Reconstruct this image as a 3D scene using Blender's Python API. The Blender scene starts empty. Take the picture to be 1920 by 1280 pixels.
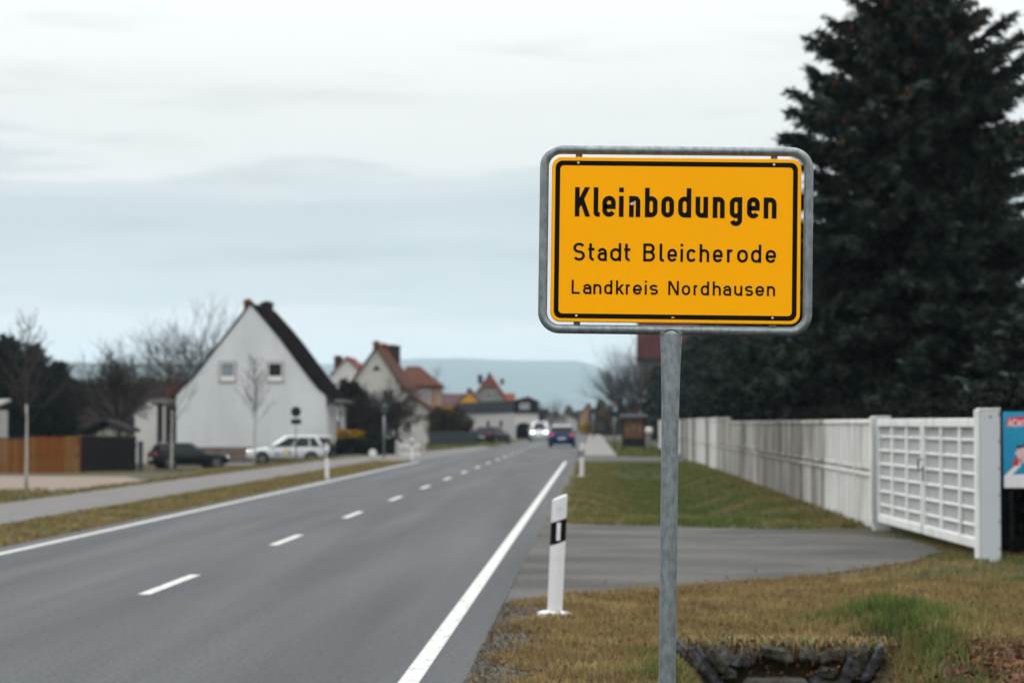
import bpy, math, random
import numpy as np
from mathutils import Vector, Matrix, Euler

R = math.radians
scene = bpy.context.scene
COL = scene.collection

# ------------------------------------------------------------------ camera
FPX = 4464.0                      # focal length in photo pixels (85 mm lens)
cam_d = bpy.data.cameras.new('camera')
cam = bpy.data.objects.new('camera', cam_d)
COL.objects.link(cam)
cam.location = (0, 0, 1.6)
cam.rotation_euler = (R(90 + 1.963), 0, R(1.95))
cam_d.sensor_width = 36.0
cam_d.lens = 36.0 * FPX / 1920.0
cam_d.clip_start = 0.1
cam_d.clip_end = 20000
cam_d.dof.use_dof = True
cam_d.dof.focus_distance = 8.6
cam_d.dof.aperture_fstop = 4.3
scene.camera = cam
CAMR = cam.rotation_euler.to_matrix()

# ------------------------------------------------------------------ sky
world = bpy.data.worlds.new('World')
scene.world = world
world.use_nodes = True
nt = world.node_tree
nt.nodes.clear()
N = nt.nodes.new
L = nt.links.new
SUN_EL, SUN_AZ = R(42), R(-28)    # behind thin cloud, ahead and a little to the left
sky = N('ShaderNodeTexSky'); sky.sky_type = 'NISHITA'; sky.sun_disc = False
sky.sun_elevation = SUN_EL; sky.sun_rotation = SUN_AZ; sky.dust_density = 2.0
tc = N('ShaderNodeTexCoord')
sep = N('ShaderNodeSeparateXYZ'); L(tc.outputs['Generated'], sep.inputs[0])
# cloud banks: noise stretched along the horizon bends the layers
mp = N('ShaderNodeMapping'); mp.inputs['Scale'].default_value = (5, 5, 34); mp.inputs['Location'].default_value = (3.1, 0.4, 0.2)
L(tc.outputs['Generated'], mp.inputs[0])
n1 = N('ShaderNodeTexNoise'); n1.inputs['Scale'].default_value = 1.3; n1.inputs['Detail'].default_value = 6; n1.inputs['Roughness'].default_value = 0.55
L(mp.outputs[0], n1.inputs['Vector'])
def math_node(op, a=None, b=None, va=0.0, vb=0.0):
    m = N('ShaderNodeMath'); m.operation = op
    m.inputs[0].default_value = va; m.inputs[1].default_value = vb
    if a is not None: L(a, m.inputs[0])
    if b is not None: L(b, m.inputs[1])
    return m.outputs[0]
off = math_node('MULTIPLY', math_node('SUBTRACT', n1.outputs['Fac'], None, vb=0.5), None, vb=0.09)
zz = math_node('ADD', sep.outputs['Z'], off)
zs = math_node('MULTIPLY', zz, None, vb=4.0)
ramp = N('ShaderNodeValToRGB'); L(zs, ramp.inputs[0])
cr = ramp.color_ramp; cr.interpolation = 'EASE'
stops = [(0.0, (.82, .835, .825)), (.150, (.82, .84, .835)), (.215, (.68, .735, .745)), (.33, (.605, .675, .70)),
         (.415, (.70, .75, .76)), (.465, (.87, .88, .87)), (.60, (.91, .915, .905)), (1.0, (.925, .932, .925))]
while len(cr.elements) < len(stops): cr.elements.new(0.5)
for e, (p, c) in zip(cr.elements, stops):
    e.position = p; e.color = (*c, 1)
# thin darker wisps
mp2 = N('ShaderNodeMapping'); mp2.inputs['Scale'].default_value = (7, 7, 60); mp2.inputs['Rotation'].default_value = (0, R(4), 0); mp2.inputs['Location'].default_value = (1.3, 5.0, 2.2)
L(tc.outputs['Generated'], mp2.inputs[0])
n2 = N('ShaderNodeTexNoise'); n2.inputs['Scale'].default_value = 1.0; n2.inputs['Detail'].default_value = 4
L(mp2.outputs[0], n2.inputs['Vector'])
wr = N('ShaderNodeMapRange'); wr.inputs[1].default_value = .55; wr.inputs[2].default_value = .8; wr.inputs[3].default_value = 1.0; wr.inputs[4].default_value = .80
L(n2.outputs['Fac'], wr.inputs[0])
# overcast luminance: (1 + 2 sin(elevation)) above the horizon banks
zc = math_node('MAXIMUM', math_node('SUBTRACT', sep.outputs['Z'], None, vb=0.13), None, vb=0.0)
lum = math_node('ADD', math_node('MULTIPLY', zc, None, vb=2.8), None, vb=1.0)
lum2 = math_node('MULTIPLY', math_node('MULTIPLY', lum, wr.outputs[0]), None, vb=10.0)
vm = N('ShaderNodeVectorMath'); vm.operation = 'SCALE'
L(ramp.outputs[0], vm.inputs[0]); L(lum2, vm.inputs['Scale'])
mixs = N('ShaderNodeMix'); mixs.data_type = 'RGBA'; mixs.inputs[0].default_value = 0.97
L(sky.outputs[0], mixs.inputs[6]); L(vm.outputs[0], mixs.inputs[7])
bg = N('ShaderNodeBackground'); bg.inputs['Strength'].default_value = 0.1
L(mixs.outputs[2], bg.inputs['Color'])
wo = N('ShaderNodeOutputWorld'); L(bg.outputs[0], wo.inputs['Surface'])

sd = bpy.data.lights.new('sun', 'SUN'); sd.energy = 1.3; sd.angle = R(14); sd.color = (1, .95, .88)
sun = bpy.data.objects.new('sun', sd); COL.objects.link(sun)
sdir = Vector((math.sin(SUN_AZ) * math.cos(SUN_EL), math.cos(SUN_AZ) * math.cos(SUN_EL), math.sin(SUN_EL)))
sun.rotation_euler = sdir.to_track_quat('Z', 'Y').to_euler()

vs = scene.view_settings
vs.view_transform = 'Standard'; vs.look = 'None'; vs.exposure = 0.0; vs.gamma = 1.0
vs.use_curve_mapping = False
scene.render.engine = 'CYCLES'
scene.cycles.volume_bounces = 1
scene.cycles.max_bounces = 6
scene.render.resolution_x = 1024; scene.render.resolution_y = 682

# ------------------------------------------------------------------ helpers
def at(px, py, Y):
    d = CAMR @ Vector(((px - 960) / FPX, -(py - 640) / FPX, -1))
    k = Y / d.y
    return Vector((d.x * k, Y, 1.6 + d.z * k))
def gnd(px, py, z=0.0):
    d = CAMR @ Vector(((px - 960) / FPX, -(py - 640) / FPX, -1))
    k = (z - 1.6) / d.z
    return Vector((d.x * k, d.y * k, z))
def XA(px, Y): return at(px, 793, Y).x
def ZA(py, Y): return at(1112, py, Y).z

class MB:
    def __init__(s): s.v = []; s.f = []
    def add(s, vs_, fs):
        o = len(s.v); s.v += [tuple(v) for v in vs_]; s.f += [tuple(i + o for i in f) for f in fs]; return s
    def box(s, c, d, M=None):
        x, y, z = d[0] / 2, d[1] / 2, d[2] / 2
        p = [Vector((a * x, b * y, e * z)) for a, b, e in ((-1,-1,-1),(1,-1,-1),(1,1,-1),(-1,1,-1),(-1,-1,1),(1,-1,1),(1,1,1),(-1,1,1))]
        if M is not None: p = [M @ q for q in p]
        p = [q + Vector(c) for q in p]
        return s.add(p, [(0,3,2,1),(4,5,6,7),(0,1,5,4),(1,2,6,5),(2,3,7,6),(3,0,4,7)])
    def box2(s, a, b):
        return s.box([(a[i] + b[i]) / 2 for i in range(3)], [abs(b[i] - a[i]) for i in range(3)])
    def bbox(s, c, d, bev=.01, M=None):        # box with chamfered vertical+top edges
        x, y, z = d[0] / 2, d[1] / 2, d[2] / 2; b = min(bev, x * .8, y * .8, z * .8)
        def ring(e, zz): 
            X, Y = x - e, y - e
            return [(-X + b, -Y, zz), (X - b, -Y, zz), (X, -Y + b, zz), (X, Y - b, zz), (X - b, Y, zz), (-X + b, Y, zz), (-X, Y - b, zz), (-X, -Y + b, zz)]
        rings = [ring(b, -z), ring(0, -z + b), ring(0, z - b), ring(b, z)]
        p = [Vector(q) for r_ in rings for q in r_]
        if M is not None: p = [M @ q for q in p]
        p = [q + Vector(c) for q in p]
        f = [tuple(range(7, -1, -1)), tuple(range(24, 32))]
        for k in range(3):
            for i in range(8): f.append((k*8+i, k*8+(i+1) % 8, (k+1)*8+(i+1) % 8, (k+1)*8+i))
        return s.add(p, f)
    def rings(s, rs, cap=True, closed=False):
        n = len(rs[0]); m = len(rs); p = [q for r_ in rs for q in r_]; f = []
        for k in range(m if closed else m - 1):
            a = k * n; b = ((k + 1) % m) * n
            for i in range(n): f.append((a + i, a + (i + 1) % n, b + (i + 1) % n, b + i))
        if cap and not closed: f += [tuple(range(n - 1, -1, -1)), tuple(range((m - 1) * n, m * n))]
        return s.add(p, f)
    def tube(s, pts, rad, n=8, closed=False, cap=True):
        pts = [Vector(p) for p in pts]; m = len(pts)
        if not hasattr(rad, '__len__'): rad = [rad] * m
        rs = []; prev = None
        for i in range(m):
            if closed: t = pts[(i + 1) % m] - pts[i - 1]
            else: t = pts[min(i + 1, m - 1)] - pts[max(i - 1, 0)]
            t.normalize()
            ref = Vector((0, 1, 0)) if abs(t.y) < .9 else Vector((1, 0, 0))
            if prev is None: u = t.cross(ref).normalized()
            else:
                u = prev - t * prev.dot(t)
                u = u.normalized() if u.length > 1e-6 else t.cross(ref).normalized()
            prev = u; w = t.cross(u)
            rs.append([pts[i] + (u * math.cos(2 * math.pi * j / n) + w * math.sin(2 * math.pi * j / n)) * rad[i] for j in range(n)])
        return s.rings(rs, cap, closed)
    def prism(s, poly, vec):                    # poly: 3-d points, extruded by vec
        n = len(poly); v = Vector(vec); a = [Vector(p) for p in poly]
        return s.add(a + [p + v for p in a], [tuple(range(n - 1, -1, -1)), tuple(range(n, 2 * n))] + [(i, (i + 1) % n, n + (i + 1) % n, n + i) for i in range(n)])
    def quad(s, *p): return s.add(p, [tuple(range(len(p)))])
    def mesh(s, name, smooth=False, auto=None):
        me = bpy.data.meshes.new(name); me.from_pydata(s.v, [], s.f); me.update()
        if smooth: me.polygons.foreach_set('use_smooth', [True] * len(me.polygons))
        return me
    def build(s, name, mat, parent=None, smooth=False, loc=None):
        me = s.mesh(name, smooth)
        import bmesh
        bm = bmesh.new(); bm.from_mesh(me); bmesh.ops.recalc_face_normals(bm, faces=bm.faces); bm.to_mesh(me); bm.free()
        return link(name, me, mat, parent, loc)
def link(name, me, mat, parent=None, loc=None):
    if mat is not None and not me.materials: me.materials.append(mat)
    o = bpy.data.objects.new(name, me); COL.objects.link(o)
    if parent is not None: o.parent = parent
    if loc is not None: o.location = loc
    return o
def tag(o, label=None, cat=None, group=None, kind=None):
    if label: o['label'] = label
    if cat: o['category'] = cat
    if group: o['group'] = group
    if kind: o['kind'] = kind
    return o
def empty(name, loc, label=None, cat=None, group=None, rz=0):
    o = bpy.data.objects.new(name, None); COL.objects.link(o); o.location = loc; o.rotation_euler = (0, 0, rz)
    o.empty_display_size = .2
    return tag(o, label, cat, group)
def smoothstep(a, b, x):
    t = min(1, max(0, (x - a) / (b - a))); return t * t * (3 - 2 * t)
def np_mesh(name, V, F, mat, cols=None, smooth=False):
    me = bpy.data.meshes.new(name)
    V = np.asarray(V, dtype=np.float32); F = np.asarray(F, dtype=np.int32)
    me.vertices.add(len(V)); me.vertices.foreach_set('co', V.ravel())
    k = F.shape[1]; me.loops.add(F.size); me.loops.foreach_set('vertex_index', F.ravel())
    me.polygons.add(len(F)); me.polygons.foreach_set('loop_start', np.arange(0, F.size, k, dtype=np.int32))
    if cols is not None:
        at_ = me.color_attributes.new('Col', 'FLOAT_COLOR', 'POINT')
        c4 = np.ones((len(V), 4), dtype=np.float32); c4[:, :3] = cols; at_.data.foreach_set('color', c4.ravel())
    me.update(calc_edges=True); me.validate()
    if smooth: me.polygons.foreach_set('use_smooth', [True] * len(me.polygons))
    if mat: me.materials.append(mat)
    return me

# ------------------------------------------------------------------ materials
MATS = {}
def mat(name, col, rough=.8, var=.15, scale=4.0, col2=None, bump=0.0, bscale=60.0, metal=0.0, spec=.3, stretch=(1, 1, 1), detail=5, emit=None, contrast=(.3, .7), attr=False, bdist=.01, translucent=0, coord='Object', fine=0.0, fscale=60.0, rnd=False):
    m = bpy.data.materials.new(name); m.use_nodes = True; t = m.node_tree; b = t.nodes['Principled BSDF']
    b.inputs['Roughness'].default_value = rough; b.inputs['Metallic'].default_value = metal
    b.inputs['Specular IOR Level'].default_value = spec
    c = t.nodes.new('ShaderNodeTexCoord'); mp_ = t.nodes.new('ShaderNodeMapping'); mp_.inputs['Scale'].default_value = stretch
    src_ = c.outputs[coord]
    if rnd:                                   # alike pieces do not share one stain pattern
        oi = t.nodes.new('ShaderNodeObjectInfo'); sc_ = t.nodes.new('ShaderNodeMath'); sc_.operation = 'MULTIPLY'; sc_.inputs[1].default_value = 37.0
        t.links.new(oi.outputs['Random'], sc_.inputs[0]); ad_ = t.nodes.new('ShaderNodeVectorMath'); ad_.operation = 'ADD'
        t.links.new(src_, ad_.inputs[0]); t.links.new(sc_.outputs[0], ad_.inputs[1]); src_ = ad_.outputs[0]
    t.links.new(src_, mp_.inputs[0])
    if col2 is None: a_, b_ = [x * (1 - var) for x in col], [min(1, x * (1 + var)) for x in col]
    else: a_, b_ = col, col2
    n = t.nodes.new('ShaderNodeTexNoise'); n.inputs['Scale'].default_value = scale; n.inputs['Detail'].default_value = detail
    t.links.new(mp_.outputs[0], n.inputs['Vector'])
    mr = t.nodes.new('ShaderNodeMapRange'); mr.inputs[1].default_value = contrast[0]; mr.inputs[2].default_value = contrast[1]
    t.links.new(n.outputs['Fac'], mr.inputs[0])
    mx = t.nodes.new('ShaderNodeMix'); mx.data_type = 'RGBA'
    mx.inputs[6].default_value = (*a_, 1); mx.inputs[7].default_value = (*b_, 1)
    t.links.new(mr.outputs[0], mx.inputs[0])
    out = mx.outputs[2]
    if fine:
        nf = t.nodes.new('ShaderNodeTexNoise'); nf.inputs['Scale'].default_value = fscale; nf.inputs['Detail'].default_value = 6; nf.inputs['Roughness'].default_value = .78
        t.links.new(c.outputs[coord], nf.inputs['Vector'])
        mf = t.nodes.new('ShaderNodeMapRange'); mf.inputs[1].default_value = .3; mf.inputs[2].default_value = .7; mf.inputs[3].default_value = 1 - fine; mf.inputs[4].default_value = 1 + fine
        t.links.new(nf.outputs['Fac'], mf.inputs[0])
        vf = t.nodes.new('ShaderNodeVectorMath'); vf.operation = 'SCALE'; t.links.new(out, vf.inputs[0]); t.links.new(mf.outputs[0], vf.inputs['Scale']); out = vf.outputs[0]
    if attr:
        at_ = t.nodes.new('ShaderNodeAttribute'); at_.attribute_name = 'Col'
        mu = t.nodes.new('ShaderNodeMix'); mu.data_type = 'RGBA'; mu.blend_type = 'MULTIPLY'; mu.inputs[0].default_value = 1
        t.links.new(out, mu.inputs[6]); t.links.new(at_.outputs['Color'], mu.inputs[7]); out = mu.outputs[2]
    t.links.new(out, b.inputs['Base Color'])
    if bump:
        n2_ = t.nodes.new('ShaderNodeTexNoise'); n2_.inputs['Scale'].default_value = bscale; n2_.inputs['Detail'].default_value = 4
        t.links.new(mp_.outputs[0], n2_.inputs['Vector'])
        bp = t.nodes.new('ShaderNodeBump'); bp.inputs['Strength'].default_value = bump; bp.inputs['Distance'].default_value = bdist
        t.links.new(n2_.outputs['Fac'], bp.inputs['Height']); t.links.new(bp.outputs[0], b.inputs['Normal'])
    if emit:
        b.inputs['Emission Color'].default_value = (*emit[0], 1); b.inputs['Emission Strength'].default_value = emit[1]
    if translucent:
        tr = t.nodes.new('ShaderNodeBsdfTranslucent'); t.links.new(out, tr.inputs['Color'])
        ms = t.nodes.new('ShaderNodeMixShader'); ms.inputs[0].default_value = translucent
        o = t.nodes['Material Output']; t.links.new(b.outputs[0], ms.inputs[1]); t.links.new(tr.outputs[0], ms.inputs[2]); t.links.new(ms.outputs[0], o.inputs[0])
    MATS[name] = m
    return m

m_asphalt = mat('asphalt', (.020, .024, .028), .85, scale=.9, col2=(.046, .051, .057), bump=.6, bscale=160, bdist=.008, contrast=(.32, .68), spec=.3, fine=.9, fscale=24, stretch=(1.5, .06, 1))
m_drive = mat('driveway_asphalt', (.030, .029, .028), .9, scale=.7, col2=(.068, .066, .061), bump=.6, bscale=200, bdist=.006, fine=.5, fscale=14, spec=.2, contrast=(.35, .65), stretch=(.6, 1, 1))
m_pave = mat('pale_paving', (.10, .098, .094), .85, scale=3, col2=(.145, .142, .134), bump=.3)
m_path = mat('path_asphalt', (.07, .066, .066), .85, scale=1.0, col2=(.10, .095, .094), bump=.5, bscale=200, fine=.2, fscale=30)
m_line = mat('road_paint', (.09, .095, .095), .75, scale=14, col2=(.40, .41, .40), contrast=(.30, .44), detail=8, bump=.2, bscale=200, fine=.25, fscale=70, spec=.2)
m_gravel = mat('gravel', (.05, .045, .04), .95, scale=60, col2=(.16, .145, .13), bump=1, bscale=90, bdist=.03)
m_galv = mat('galvanised_steel', (.15, .175, .19), .45, scale=60, col2=(.235, .265, .28), metal=.6, bump=.08, bscale=60, contrast=(.36, .64), spec=.4, stretch=(1, 1, .45), fine=.12, fscale=15)
m_alu = mat('raw_aluminium', (.45, .46, .47), .4, metal=.8, var=.08)
m_black = mat('black_print', (.006, .006, .007), .7, var=.2, spec=.06)
m_white = mat('white_plastic', (.60, .61, .62), .5, scale=5, col2=(.42, .405, .375), contrast=(.56, .80), spec=.3, fine=.05, fscale=40)
m_reflect = mat('reflector', (.62, .64, .66), .25, var=.1, scale=60)
m_dark = mat('dark_metal', (.008, .009, .010), .7, var=.3, spec=.1)
m_bark = mat('bark', (.026, .020, .017), .95, scale=10, col2=(.055, .044, .037), bump=.6, bscale=25, bdist=.03, spec=.1)
m_twig = mat('twigs', (.026, .020, .018), .95, var=.3, spec=.05)
m_trunkpale = mat('pale_young_bark', (.24, .23, .21), .9, scale=10, col2=(.36, .35, .32), bump=.3)
m_twig2 = mat('grey_twigs', (.055, .044, .041), .95, var=.3, spec=.05)
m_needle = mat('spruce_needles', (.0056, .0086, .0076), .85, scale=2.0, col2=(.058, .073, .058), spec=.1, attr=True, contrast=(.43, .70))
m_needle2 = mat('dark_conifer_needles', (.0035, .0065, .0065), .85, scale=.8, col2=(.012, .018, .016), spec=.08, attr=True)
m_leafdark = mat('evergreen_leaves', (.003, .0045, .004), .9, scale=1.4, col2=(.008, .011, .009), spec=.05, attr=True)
m_hedge = mat('hedge_leaves', (.005, .006, .005), .85, scale=2.4, col2=(.014, .016, .010), spec=.08, attr=True)
m_forsy = mat('forsythia_blossom', (.24, .13, .004), .8, scale=5, col2=(.40, .24, .010), attr=True, spec=.1)
m_bushbrown = mat('budding_shrub', (.020, .014, .007), .95, scale=2, col2=(.045, .034, .016), spec=.05, attr=True)
m_cone = mat('spruce_cones', (.13, .05, .018), .8, var=.3, scale=6)
m_grass = mat('grass_blades', (.5, .5, .5), .8, var=.25, scale=2.2, attr=True, translucent=.25, spec=.15)
m_stone = mat('field_stone', (.020, .021, .023), .95, scale=9, col2=(.105, .108, .116), bump=1.0, bscale=18, bdist=.04, fine=.45, fscale=22, spec=.1, rnd=True)
m_conc = mat('concrete', (.022, .020, .017), .95, scale=7, col2=(.058, .054, .047), bump=.7, bscale=30, bdist=.02, fine=.35, fscale=20, spec=.1)
m_wallw = mat('white_wall_slab', (.50, .50, .485), .85, scale=2.2, col2=(.20, .192, .17), contrast=(.50, .76), bump=.2, stretch=(1.8, 1, .28), fine=.12, fscale=9, rnd=True)
m_walld = mat('weathered_wall_slab', (.045, .041, .034), .95, scale=1.8, col2=(.25, .242, .222), contrast=(.36, .66), bump=.4, stretch=(1.9, 1, .25), fine=.3, fscale=9, rnd=True)
m_wallm = mat('stained_wall_slab', (.085, .078, .066), .9, scale=1.8, col2=(.36, .352, .33), contrast=(.36, .62), bump=.3, stretch=(1.9, 1, .25), fine=.25, fscale=9, rnd=True)
m_gatew = mat('white_gate_paint', (.62, .63, .62), .6, scale=3.5, col2=(.36, .365, .335), contrast=(.52, .78), stretch=(1, 1, .35), fine=.05, fscale=12, rnd=True)
m_gatep = mat('gate_infill_sheet', (.33, .34, .335), .7, var=.06, scale=3)
m_postw = mat('white_post_paint', (.42, .45, .47), .55, var=.04, scale=2)
m_glass = mat('window_glass', (.008, .012, .016), .15, var=.2, spec=.18)
m_glassb = mat('bright_window_glass', (.16, .20, .22), .12, var=.2, spec=.6)
m_frame = mat('window_frame', (.62, .62, .62), .5, var=.05)
m_surround = mat('window_surround', (.30, .255, .24), .85, var=.08)
m_render = mat('white_render', (.46, .475, .49), .95, scale=.45, col2=(.55, .57, .585), contrast=(.25, .6), bump=.15, bscale=8, spec=.1, stretch=(1.5, 1.5, .5), fine=.04, fscale=5)
m_renderw = mat('warm_white_render', (.50, .49, .475), .9, scale=.6, var=.06)
m_cream = mat('cream_render', (.40, .39, .36), .9, scale=.8, var=.10)
m_peach = mat('peach_render', (.24, .155, .105), .9, scale=.8, var=.08)
m_yellow = mat('yellow_render', (.50, .26, .03), .9, scale=.8, var=.08)
m_greyr = mat('grey_render', (.17, .168, .16), .9, scale=.8, var=.08)
m_whitewall = mat('garage_white_render', (.32, .312, .308), .9, scale=.8, var=.06)
m_plinth = mat('sandstone_plinth', (.10, .070, .060), .9, scale=4, col2=(.16, .125, .108), bump=.4)
m_roofdark = mat('dark_roof_tiles', (.0040, .0030, .0032), .95, scale=5, col2=(.0095, .0072, .0072), bump=.8, bscale=7, bdist=.04, stretch=(1, 1, 3), spec=.0)
m_roofred = mat('red_roof_tiles', (.042, .014, .009), .9, scale=5, col2=(.085, .028, .018), bump=.8, bscale=7, bdist=.04, spec=.08)
m_rooforange = mat('orange_roof_tiles', (.115, .024, .012), .9, scale=5, col2=(.175, .040, .02), bump=.6, bscale=7, bdist=.04, spec=.08)
m_roofmauve = mat('mauve_roof_tiles', (.055, .027, .029), .9, scale=5, col2=(.085, .042, .044), bump=.6, bscale=7, bdist=.04, spec=.08)
m_roofmar = mat('maroon_roof_tiles', (.038, .010, .012), .9, scale=5, col2=(.058, .017, .019), bump=.6, bscale=7, bdist=.04, spec=.05)
m_brick = mat('chimney_brick', (.12, .032, .017), .95, scale=7, col2=(.17, .052, .03), bump=.5, bscale=14, spec=.05)
m_brickdark = mat('sooty_brick', (.022, .014, .012), .95, scale=7, col2=(.04, .023, .019), bump=.5, bscale=14, spec=.05)
m_fascia = mat('dark_fascia', (.009, .012, .018), .8, var=.15, spec=.1)
m_woodor = mat('orange_brown_boards', (.12, .040, .009), .8, scale=3, col2=(.19, .066, .016), stretch=(6, 6, .7), bump=.3, spec=.1)
m_woodye = mat('yellow_brown_boards', (.14, .068, .02), .8, scale=3, col2=(.20, .10, .032), stretch=(6, 6, .7), bump=.3, spec=.1)
m_wooddk = mat('dark_boards', (.007, .0065, .008), .85, scale=3, col2=(.015, .013, .015), stretch=(6, 6, .7), bump=.3, spec=.1)
m_greypick = mat('grey_pickets', (.035, .042, .048), .8, var=.25, spec=.1)
m_tyre = mat('tyre_rubber', (.012, .012, .012), .85, var=.2)
m_rim = mat('wheel_rim', (.18, .18, .19), .35, metal=.7, var=.1)
m_redlens = mat('red_lens', (.35, .012, .016), .2, var=.1, spec=.6)
m_clearlens = mat('clear_lens', (.70, .72, .74), .12, var=.05, spec=.7)
m_lit = mat('lit_headlamp', (.9, .88, .8), .3, var=.02, emit=((1, .93, .82), 6.0))
m_littail = mat('lit_tail_lamp', (.5, .05, .06), .3, var=.02, emit=((1, .18, .2), .25))
m_plate = mat('number_plate', (.6, .6, .58), .5, var=.05)
def paint(n, c, metal=.0): return mat(n, c, .32, var=.03, spec=.35 if sum(c) > .5 else .14, metal=metal)
m_pwhite = paint('white_car_paint', (.46, .485, .50)); m_pblack = paint('black_car_paint', (.004, .0045, .006))
m_pblue = paint('blue_car_paint', (.003, .020, .085)); m_psheen = paint('roof_sheen_colour', (.42, .43, .44)); m_pnavy = paint('navy_car_paint', (.004, .006, .014))

# yellow retroreflective sheeting: fine honeycomb print
def yellow_sheet():
    m = mat('yellow_sheeting', (.96, .40, .0), .5, var=.02, scale=3, spec=.08)
    t = m.node_tree; b = t.nodes['Principled BSDF']
    c = t.nodes.new('ShaderNodeTexCoord'); v = t.nodes.new('ShaderNodeTexVoronoi'); v.inputs['Scale'].default_value = 230; v.feature = 'DISTANCE_TO_EDGE'; v.inputs['Randomness'].default_value = .15
    t.links.new(c.outputs['Object'], v.inputs['Vector'])
    bp = t.nodes.new('ShaderNodeBump'); bp.inputs['Strength'].default_value = .12; bp.inputs['Distance'].default_value = .001
    t.links.new(v.outputs['Distance'], bp.inputs['Height']); t.links.new(bp.outputs[0], b.inputs['Normal'])
    return m
m_sign = yellow_sheet()
# ground: dry brown and green turf patches, bare soil
def ground_mat():
    m = mat('turf_ground', (.050, .038, .015), .95, scale=.8, col2=(.030, .038, .010), bump=.9, bscale=30, bdist=.05, contrast=(.35, .62))
    t = m.node_tree; b = t.nodes['Principled BSDF']; src = b.inputs['Base Color'].links[0].from_socket
    c = t.nodes.new('ShaderNodeTexCoord'); n = t.nodes.new('ShaderNodeTexNoise'); n.inputs['Scale'].default_value = 9; n.inputs['Detail'].default_value = 6
    t.links.new(c.outputs['Object'], n.inputs['Vector'])
    mr = t.nodes.new('ShaderNodeMapRange'); mr.inputs[1].default_value = .45; mr.inputs[2].default_value = .62; t.links.new(n.outputs['Fac'], mr.inputs[0])
    mx = t.nodes.new('ShaderNodeMix'); mx.data_type = 'RGBA'; mx.inputs[7].default_value = (.026, .019, .011, 1)
    t.links.new(mr.outputs[0], mx.inputs[0]); t.links.new(src, mx.inputs[6]); t.links.new(mx.outputs[2], b.inputs['Base Color'])
    return m
m_ground = ground_mat()
m_leaflit = mat('dead_leaves', (.075, .032, .016), .9, scale=12, col2=(.13, .06, .03), attr=True)
m_hill = mat('wooded_hill', (.020, .026, .020), .95, scale=.02, col2=(.032, .038, .028))
m_poster = mat('blue_poster_print', (.006, .18, .34), .5, scale=2, col2=(.012, .25, .42))
m_posterred = mat('red_poster_print', (.50, .02, .03), .5, var=.05)
m_posterwhite = mat('white_poster_print', (.70, .68, .70), .5, var=.05)
m_posterskin = mat('pink_poster_print', (.62, .40, .42), .5, var=.05)
m_posterdark = mat('dark_poster_print', (.02, .018, .03), .5, var=.05)

# ------------------------------------------------------------------ ground and roads
DITCH_X = 1.42
def h(x, y):
    z = 0.0
    z -= .62 * smoothstep(-12.2, -17, x) * smoothstep(74, 100, y)
    z -= .05 * smoothstep(-12.3, -15, x) * smoothstep(100, 125, y)
    d1 = max(0, 1 - abs(x - DITCH_X) / 1.0)
    if y < 17.6: z -= .62 * smoothstep(0, .75, d1) * smoothstep(17.58, 17.3, y)
    if y > 40: z -= .42 * smoothstep(0, .8, max(0, 1 - abs(x - 1.7) / 1.9)) * smoothstep(40, 47, y) * smoothstep(92, 84, y)
    # low turf mound right of the ditch
    z += .16 * math.exp(-((x - 2.45) / .55) ** 2 - ((y - 18.6) / 2.2) ** 2)
    if -8.1 < x < -.75 or (-12.3 < x < -8.0 and y > 95 and y < 300): z = min(z, 0) 
    return z
def hroad(x, y):
    return h(x, y)
xs = list(np.unique(np.round(np.concatenate([np.arange(-26, -7.7, .6), [-8, -7.7], np.arange(-7, -.9, 1.5), np.arange(-.9, 5.2, .1), np.arange(5.4, 9, .5), [10, 12, 16, 22, 30, 45, 70, 120, 250, 600, 1400, 3000, 6000, 9000], [-30, -36, -45, -60, -90, -150, -300, -700, -1500, -3000, -6000, -9000]]), 3)))
ys = list(np.unique(np.round(np.concatenate([[-40, -20, 0, 6, 9, 11], np.arange(12, 17.2, .15), np.arange(17.2, 17.8, .04), np.arange(17.9, 22, .2), np.arange(22, 60, 1), np.arange(60, 150, 3), np.arange(150, 300, 12), [350, 450, 600, 900, 1300, 1800, 2400, 3000, 5000, 9000]]), 3)))
rng = np.random.default_rng(3)
V = []; 
for y in ys:
    for x in xs:
        road = -8.0 < x < -.85
        j = 0 if road or y > 60 or y < 9 else (rng.random() - .5) * .02
        z = h(x, y) + j - (.03 if road else .012)
        V.append((x, y, z))
nx = len(xs); F = [(r * nx + c, r * nx + c + 1, (r + 1) * nx + c + 1, (r + 1) * nx + c) for r in range(len(ys) - 1) for c in range(nx - 1)]
tag(link('ground', np_mesh('ground', V, F, m_ground, smooth=True), None), 'dry grassy ground spreading out on both sides of the road', kind='structure')

LEFT = [(-40, -7.62), (100, -7.62), (125, -7.0), (155, -6.45), (230, -6.1), (420, -6.1)]
def road_left(y):
    for (a, xa), (b, xb) in zip(LEFT, LEFT[1:]):
        if y <= b: return xa + (xb - xa) * (y - a) / (b - a)
    return LEFT[-1][1]
mb = MB(); ry = list(np.arange(-40, 421, 10.0)); 
rj = [rng.random() * .05 for _ in ry]
for i in range(len(ry) - 1):
    mb.quad((road_left(ry[i]), ry[i], 0), (-.80, ry[i], 0), (-.80, ry[i+1], 0), (road_left(ry[i+1]), ry[i+1], 0))
road = tag(mb.build('road', m_asphalt), 'grey two-lane asphalt road running straight into the village', kind='structure')
def strip(name, x, y0, y1, w, z=.004, mt=None):
    b = MB(); n = max(1, int((y1 - y0) / 12))
    for i in range(n):
        a, c = y0 + (y1 - y0) * i / n, y0 + (y1 - y0) * (i + 1) / n
        b.quad((x - w / 2, a, z), (x + w / 2, a, z), (x + w / 2, c, z), (x - w / 2, c, z))
    return b.build(name, mt or m_line, road)
strip('edge_line', -1.14, 2, 99, .13)
strip('edge_line', -7.26, 2, 99, .12)
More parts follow.
